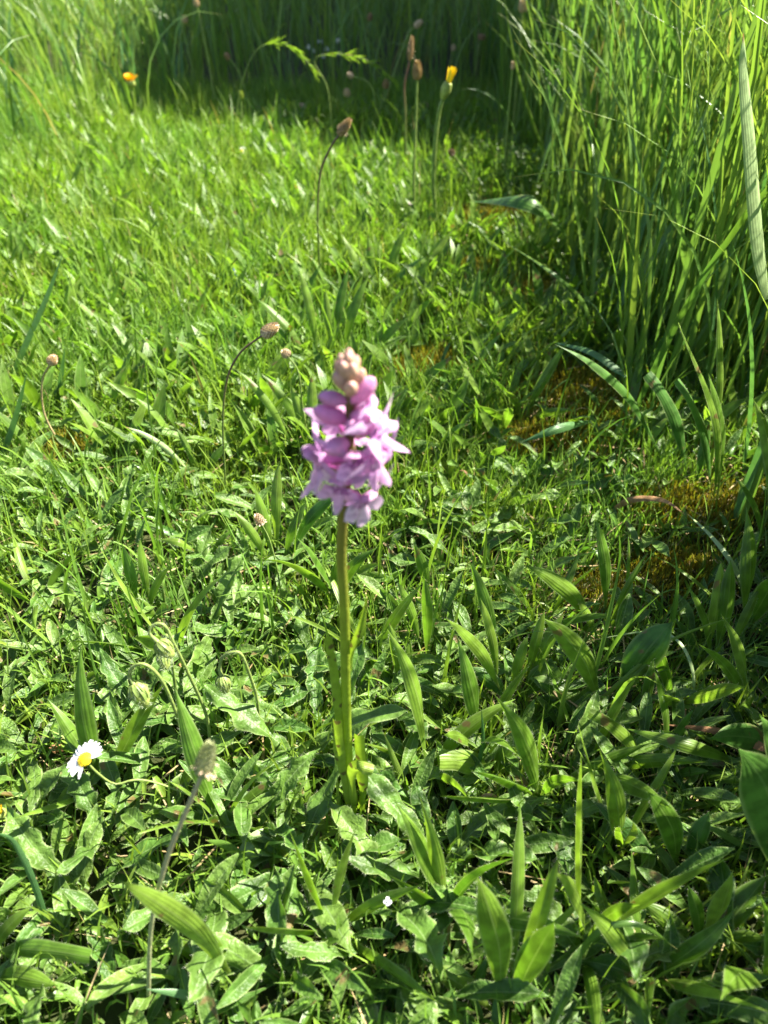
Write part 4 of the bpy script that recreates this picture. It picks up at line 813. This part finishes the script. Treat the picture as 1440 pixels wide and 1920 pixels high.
blade('pale sword shaped blade with a brown tip standing before the tall stand', [(1440, 560), (1425, 430), (1410, 250), (1398, 130), (1394, 62)], 14, 'pale', k=.05, yb=.47, roll=.1)
blade('curled brown dead blade arching low over the moss', [(1150, 955), (1180, 938), (1215, 934), (1250, 940), (1285, 965)], 5, 'brown', zs=[.01, .022, .028, .03, .028], name='dead_blade')
blade('bleached bent stalk falling from the curled brown blade', [(1405, 1115), (1370, 1050), (1330, 1000), (1285, 960)], 4, 'pale', zs=[.008, .03, .035, .03], name='dead_blade')
blade('dry brown blade lying across at the picture edge', [(1445, 1408), (1400, 1388), (1340, 1370), (1240, 1358)], 5, 'brown', zs=[.03, .032, .035, .03], name='dead_blade')
blade('fine pale blade arched in a hoop beneath the mossy gap', [(1300, 1345), (1300, 1260), (1270, 1200), (1215, 1184), (1100, 1202)], 2.0, 'pale', zs=[.0, .035, .045, .04, .03])
blade('long green blade slanting up across the hoop', [(1100, 1335), (1180, 1265), (1260, 1200), (1390, 1150)], 2.6, 'lawn', zs=[.005, .03, .045, .05])
blade('upright blade crossing in front of the spear leaf', [(1092, 1345), (1125, 1230), (1150, 1120), (1168, 1030)], 2.8, 'tall', k=.2)
blade('twin bright upright blade beneath the paddle leaf', [(1045, 1390), (1060, 1300), (1098, 1190)], 3.0, 'tall', k=.2)
blade('bright upright blade between orchid and shade', [(882, 1480), (905, 1400), (903, 1330)], 2.6, 'blue', k=.25)
blade('leaning green blade beside the orchid foot', [(770, 1500), (745, 1440), (720, 1375)], 4.2, 'tall', k=.25)
blade('slim upright blade with chewed tip before the orchid foot', [(578, 1540), (555, 1490), (540, 1440)], 3.6, 'tall', k=.25, tip=.5)
blade('slender blade standing just before the orchid foot', [(618, 1535), (613, 1500), (612, 1460)], 3.0, 'lawn', k=.2)
blade('narrow blade behind the withered silvery leaf', [(480, 1640), (430, 1590), (385, 1575)], 4.6, 'tall', zs=[.01, .025, .035])
blade('long blue green blade bending up from the lowest edge', [(95, 1760), (60, 1650), (25, 1580), (-10, 1560)], 3.2, 'blue', zs=[.005, .04, .06, .07])
blade('bluish blade fallen across the lowest edge by the seed stalk', [(430, 1900), (360, 1870), (275, 1855)], 4.5, 'blue', zs=[.012, .03, .04])
blade('tall bluish blade leaning in from the lawn edge', [(0, 760), (40, 660), (85, 560), (118, 475)], 7, 'blue', k=.1, yb=.62)
blade('second bluish blade lower at the lawn edge', [(107, 785), (112, 720), (122, 648)], 6, 'blue', k=.1)
blade('bluish blade cut off by the picture edge', [(-10, 890), (25, 790), (50, 700)], 6, 'blue', k=.1)
blade('long dark blade slanting across the tall stand', [(1140, 480), (1200, 330), (1310, 70), (1440, -20)], 5.5, 'tall', k=.0, yb=.8)
blade('bright long blade leaning against the tall stand', [(1250, 470), (1210, 330), (1180, 190), (1160, 70)], 6, 'tall', k=.0, yb=.8)
blade('lit straight blade crossing the tall stand near its edge', [(1045, 350), (1000, 230), (965, 110), (945, -10)], 5.5, 'plantain_lime', k=.0, yb=1.25)
blade('broad dark blade curving inside the tall stand', [(1080, 300), (1105, 200), (1090, 100)], 7, 'tall', k=.0, yb=1.0)
blade('long blade bowed over the mossy gap from the tall stand', [(1120, 640), (1090, 560), (1020, 500), (940, 450)], 5, 'tall', zs=[.01, .06, .09, .08])
blade('thin upright blade standing on the moss', [(1000, 735), (1010, 680), (1008, 620)], 2.6, 'tall', k=.2)
blade('grey green blade drooping over the rust coloured moss', [(1175, 705), (1110, 660), (1040, 642)], 7, 'blue', zs=[.05, .06, .055])
blade('brown stub of a stem poking from the moss beside the lobed leaves', [(893, 925), (882, 900), (872, 884), (860, 882)], 2.2, 'brown', zs=[.0, .014, .02, .02], name='dead_blade')
blade('glossy bent blade gleaming in the deep shade', [(1400, 1590), (1340, 1555), (1290, 1530)], 3.2, 'tall', zs=[.02, .03, .035])
blade('bowed pale blade arching over the shaded rosette', [(1060, 1840), (1120, 1750), (1200, 1735), (1270, 1780)], 3.0, 'tall', zs=[.01, .04, .045, .03])
blade('broad bright blade propped beneath the dappled oval leaf', [(985, 1800), (1040, 1740), (1100, 1680)], 4.5, 'tall', zs=[.01, .03, .05])

# withered leaves and the coil beside the pale leaf
plant('withered_leaf', 'silvery withered leaf lying curled in front of the orchid foot', 'dead leaf', [lf(560, 1560, 430, 1630, 17, z=.012, mat='pale', m=[(490, 1578, .018)], fold=.5, hairs=0)])
plant('withered_leaf', 'crumpled brown dead leaf under the nodding buds', 'dead leaf', [lf(345, 1235, 322, 1275, 9, z=.008, mat='brown', fold=.7, hairs=0), lf(350, 1250, 335, 1270, 7, z=.012, mat='brown', fold=.7, hairs=0)])
plant('withered_leaf', 'small orange brown dead leaf beside the daisy', 'dead leaf', [lf(128, 1408, 92, 1402, 9, z=.012, mat='brown', fold=.5, hairs=0)])
plant('withered_leaf', 'yellowed leaf scrap near the jagged edge rosette', 'dead leaf', [lf(28, 1580, 50, 1622, 6, z=.012, mat='straw', fold=.4, hairs=0)])
q = at(918, 1500, .012); mb = MB(); tt = np.linspace(0, 1, 18)
tube(mb, np.stack([.0035 * np.cos(tt * 4.6 + .6), .0012 * tt, .0045 * np.sin(tt * 4.6 + .6)], -1), np.interp(tt, [0, .5, 1], [.0007, .0014, .0005]), 8)
link('curled_stem', mb.mesh('curled_stem', [M['straw']]), None, q, label='small yellow brown curl of dry stem beside the pale waxy leaf', category='dry stem')
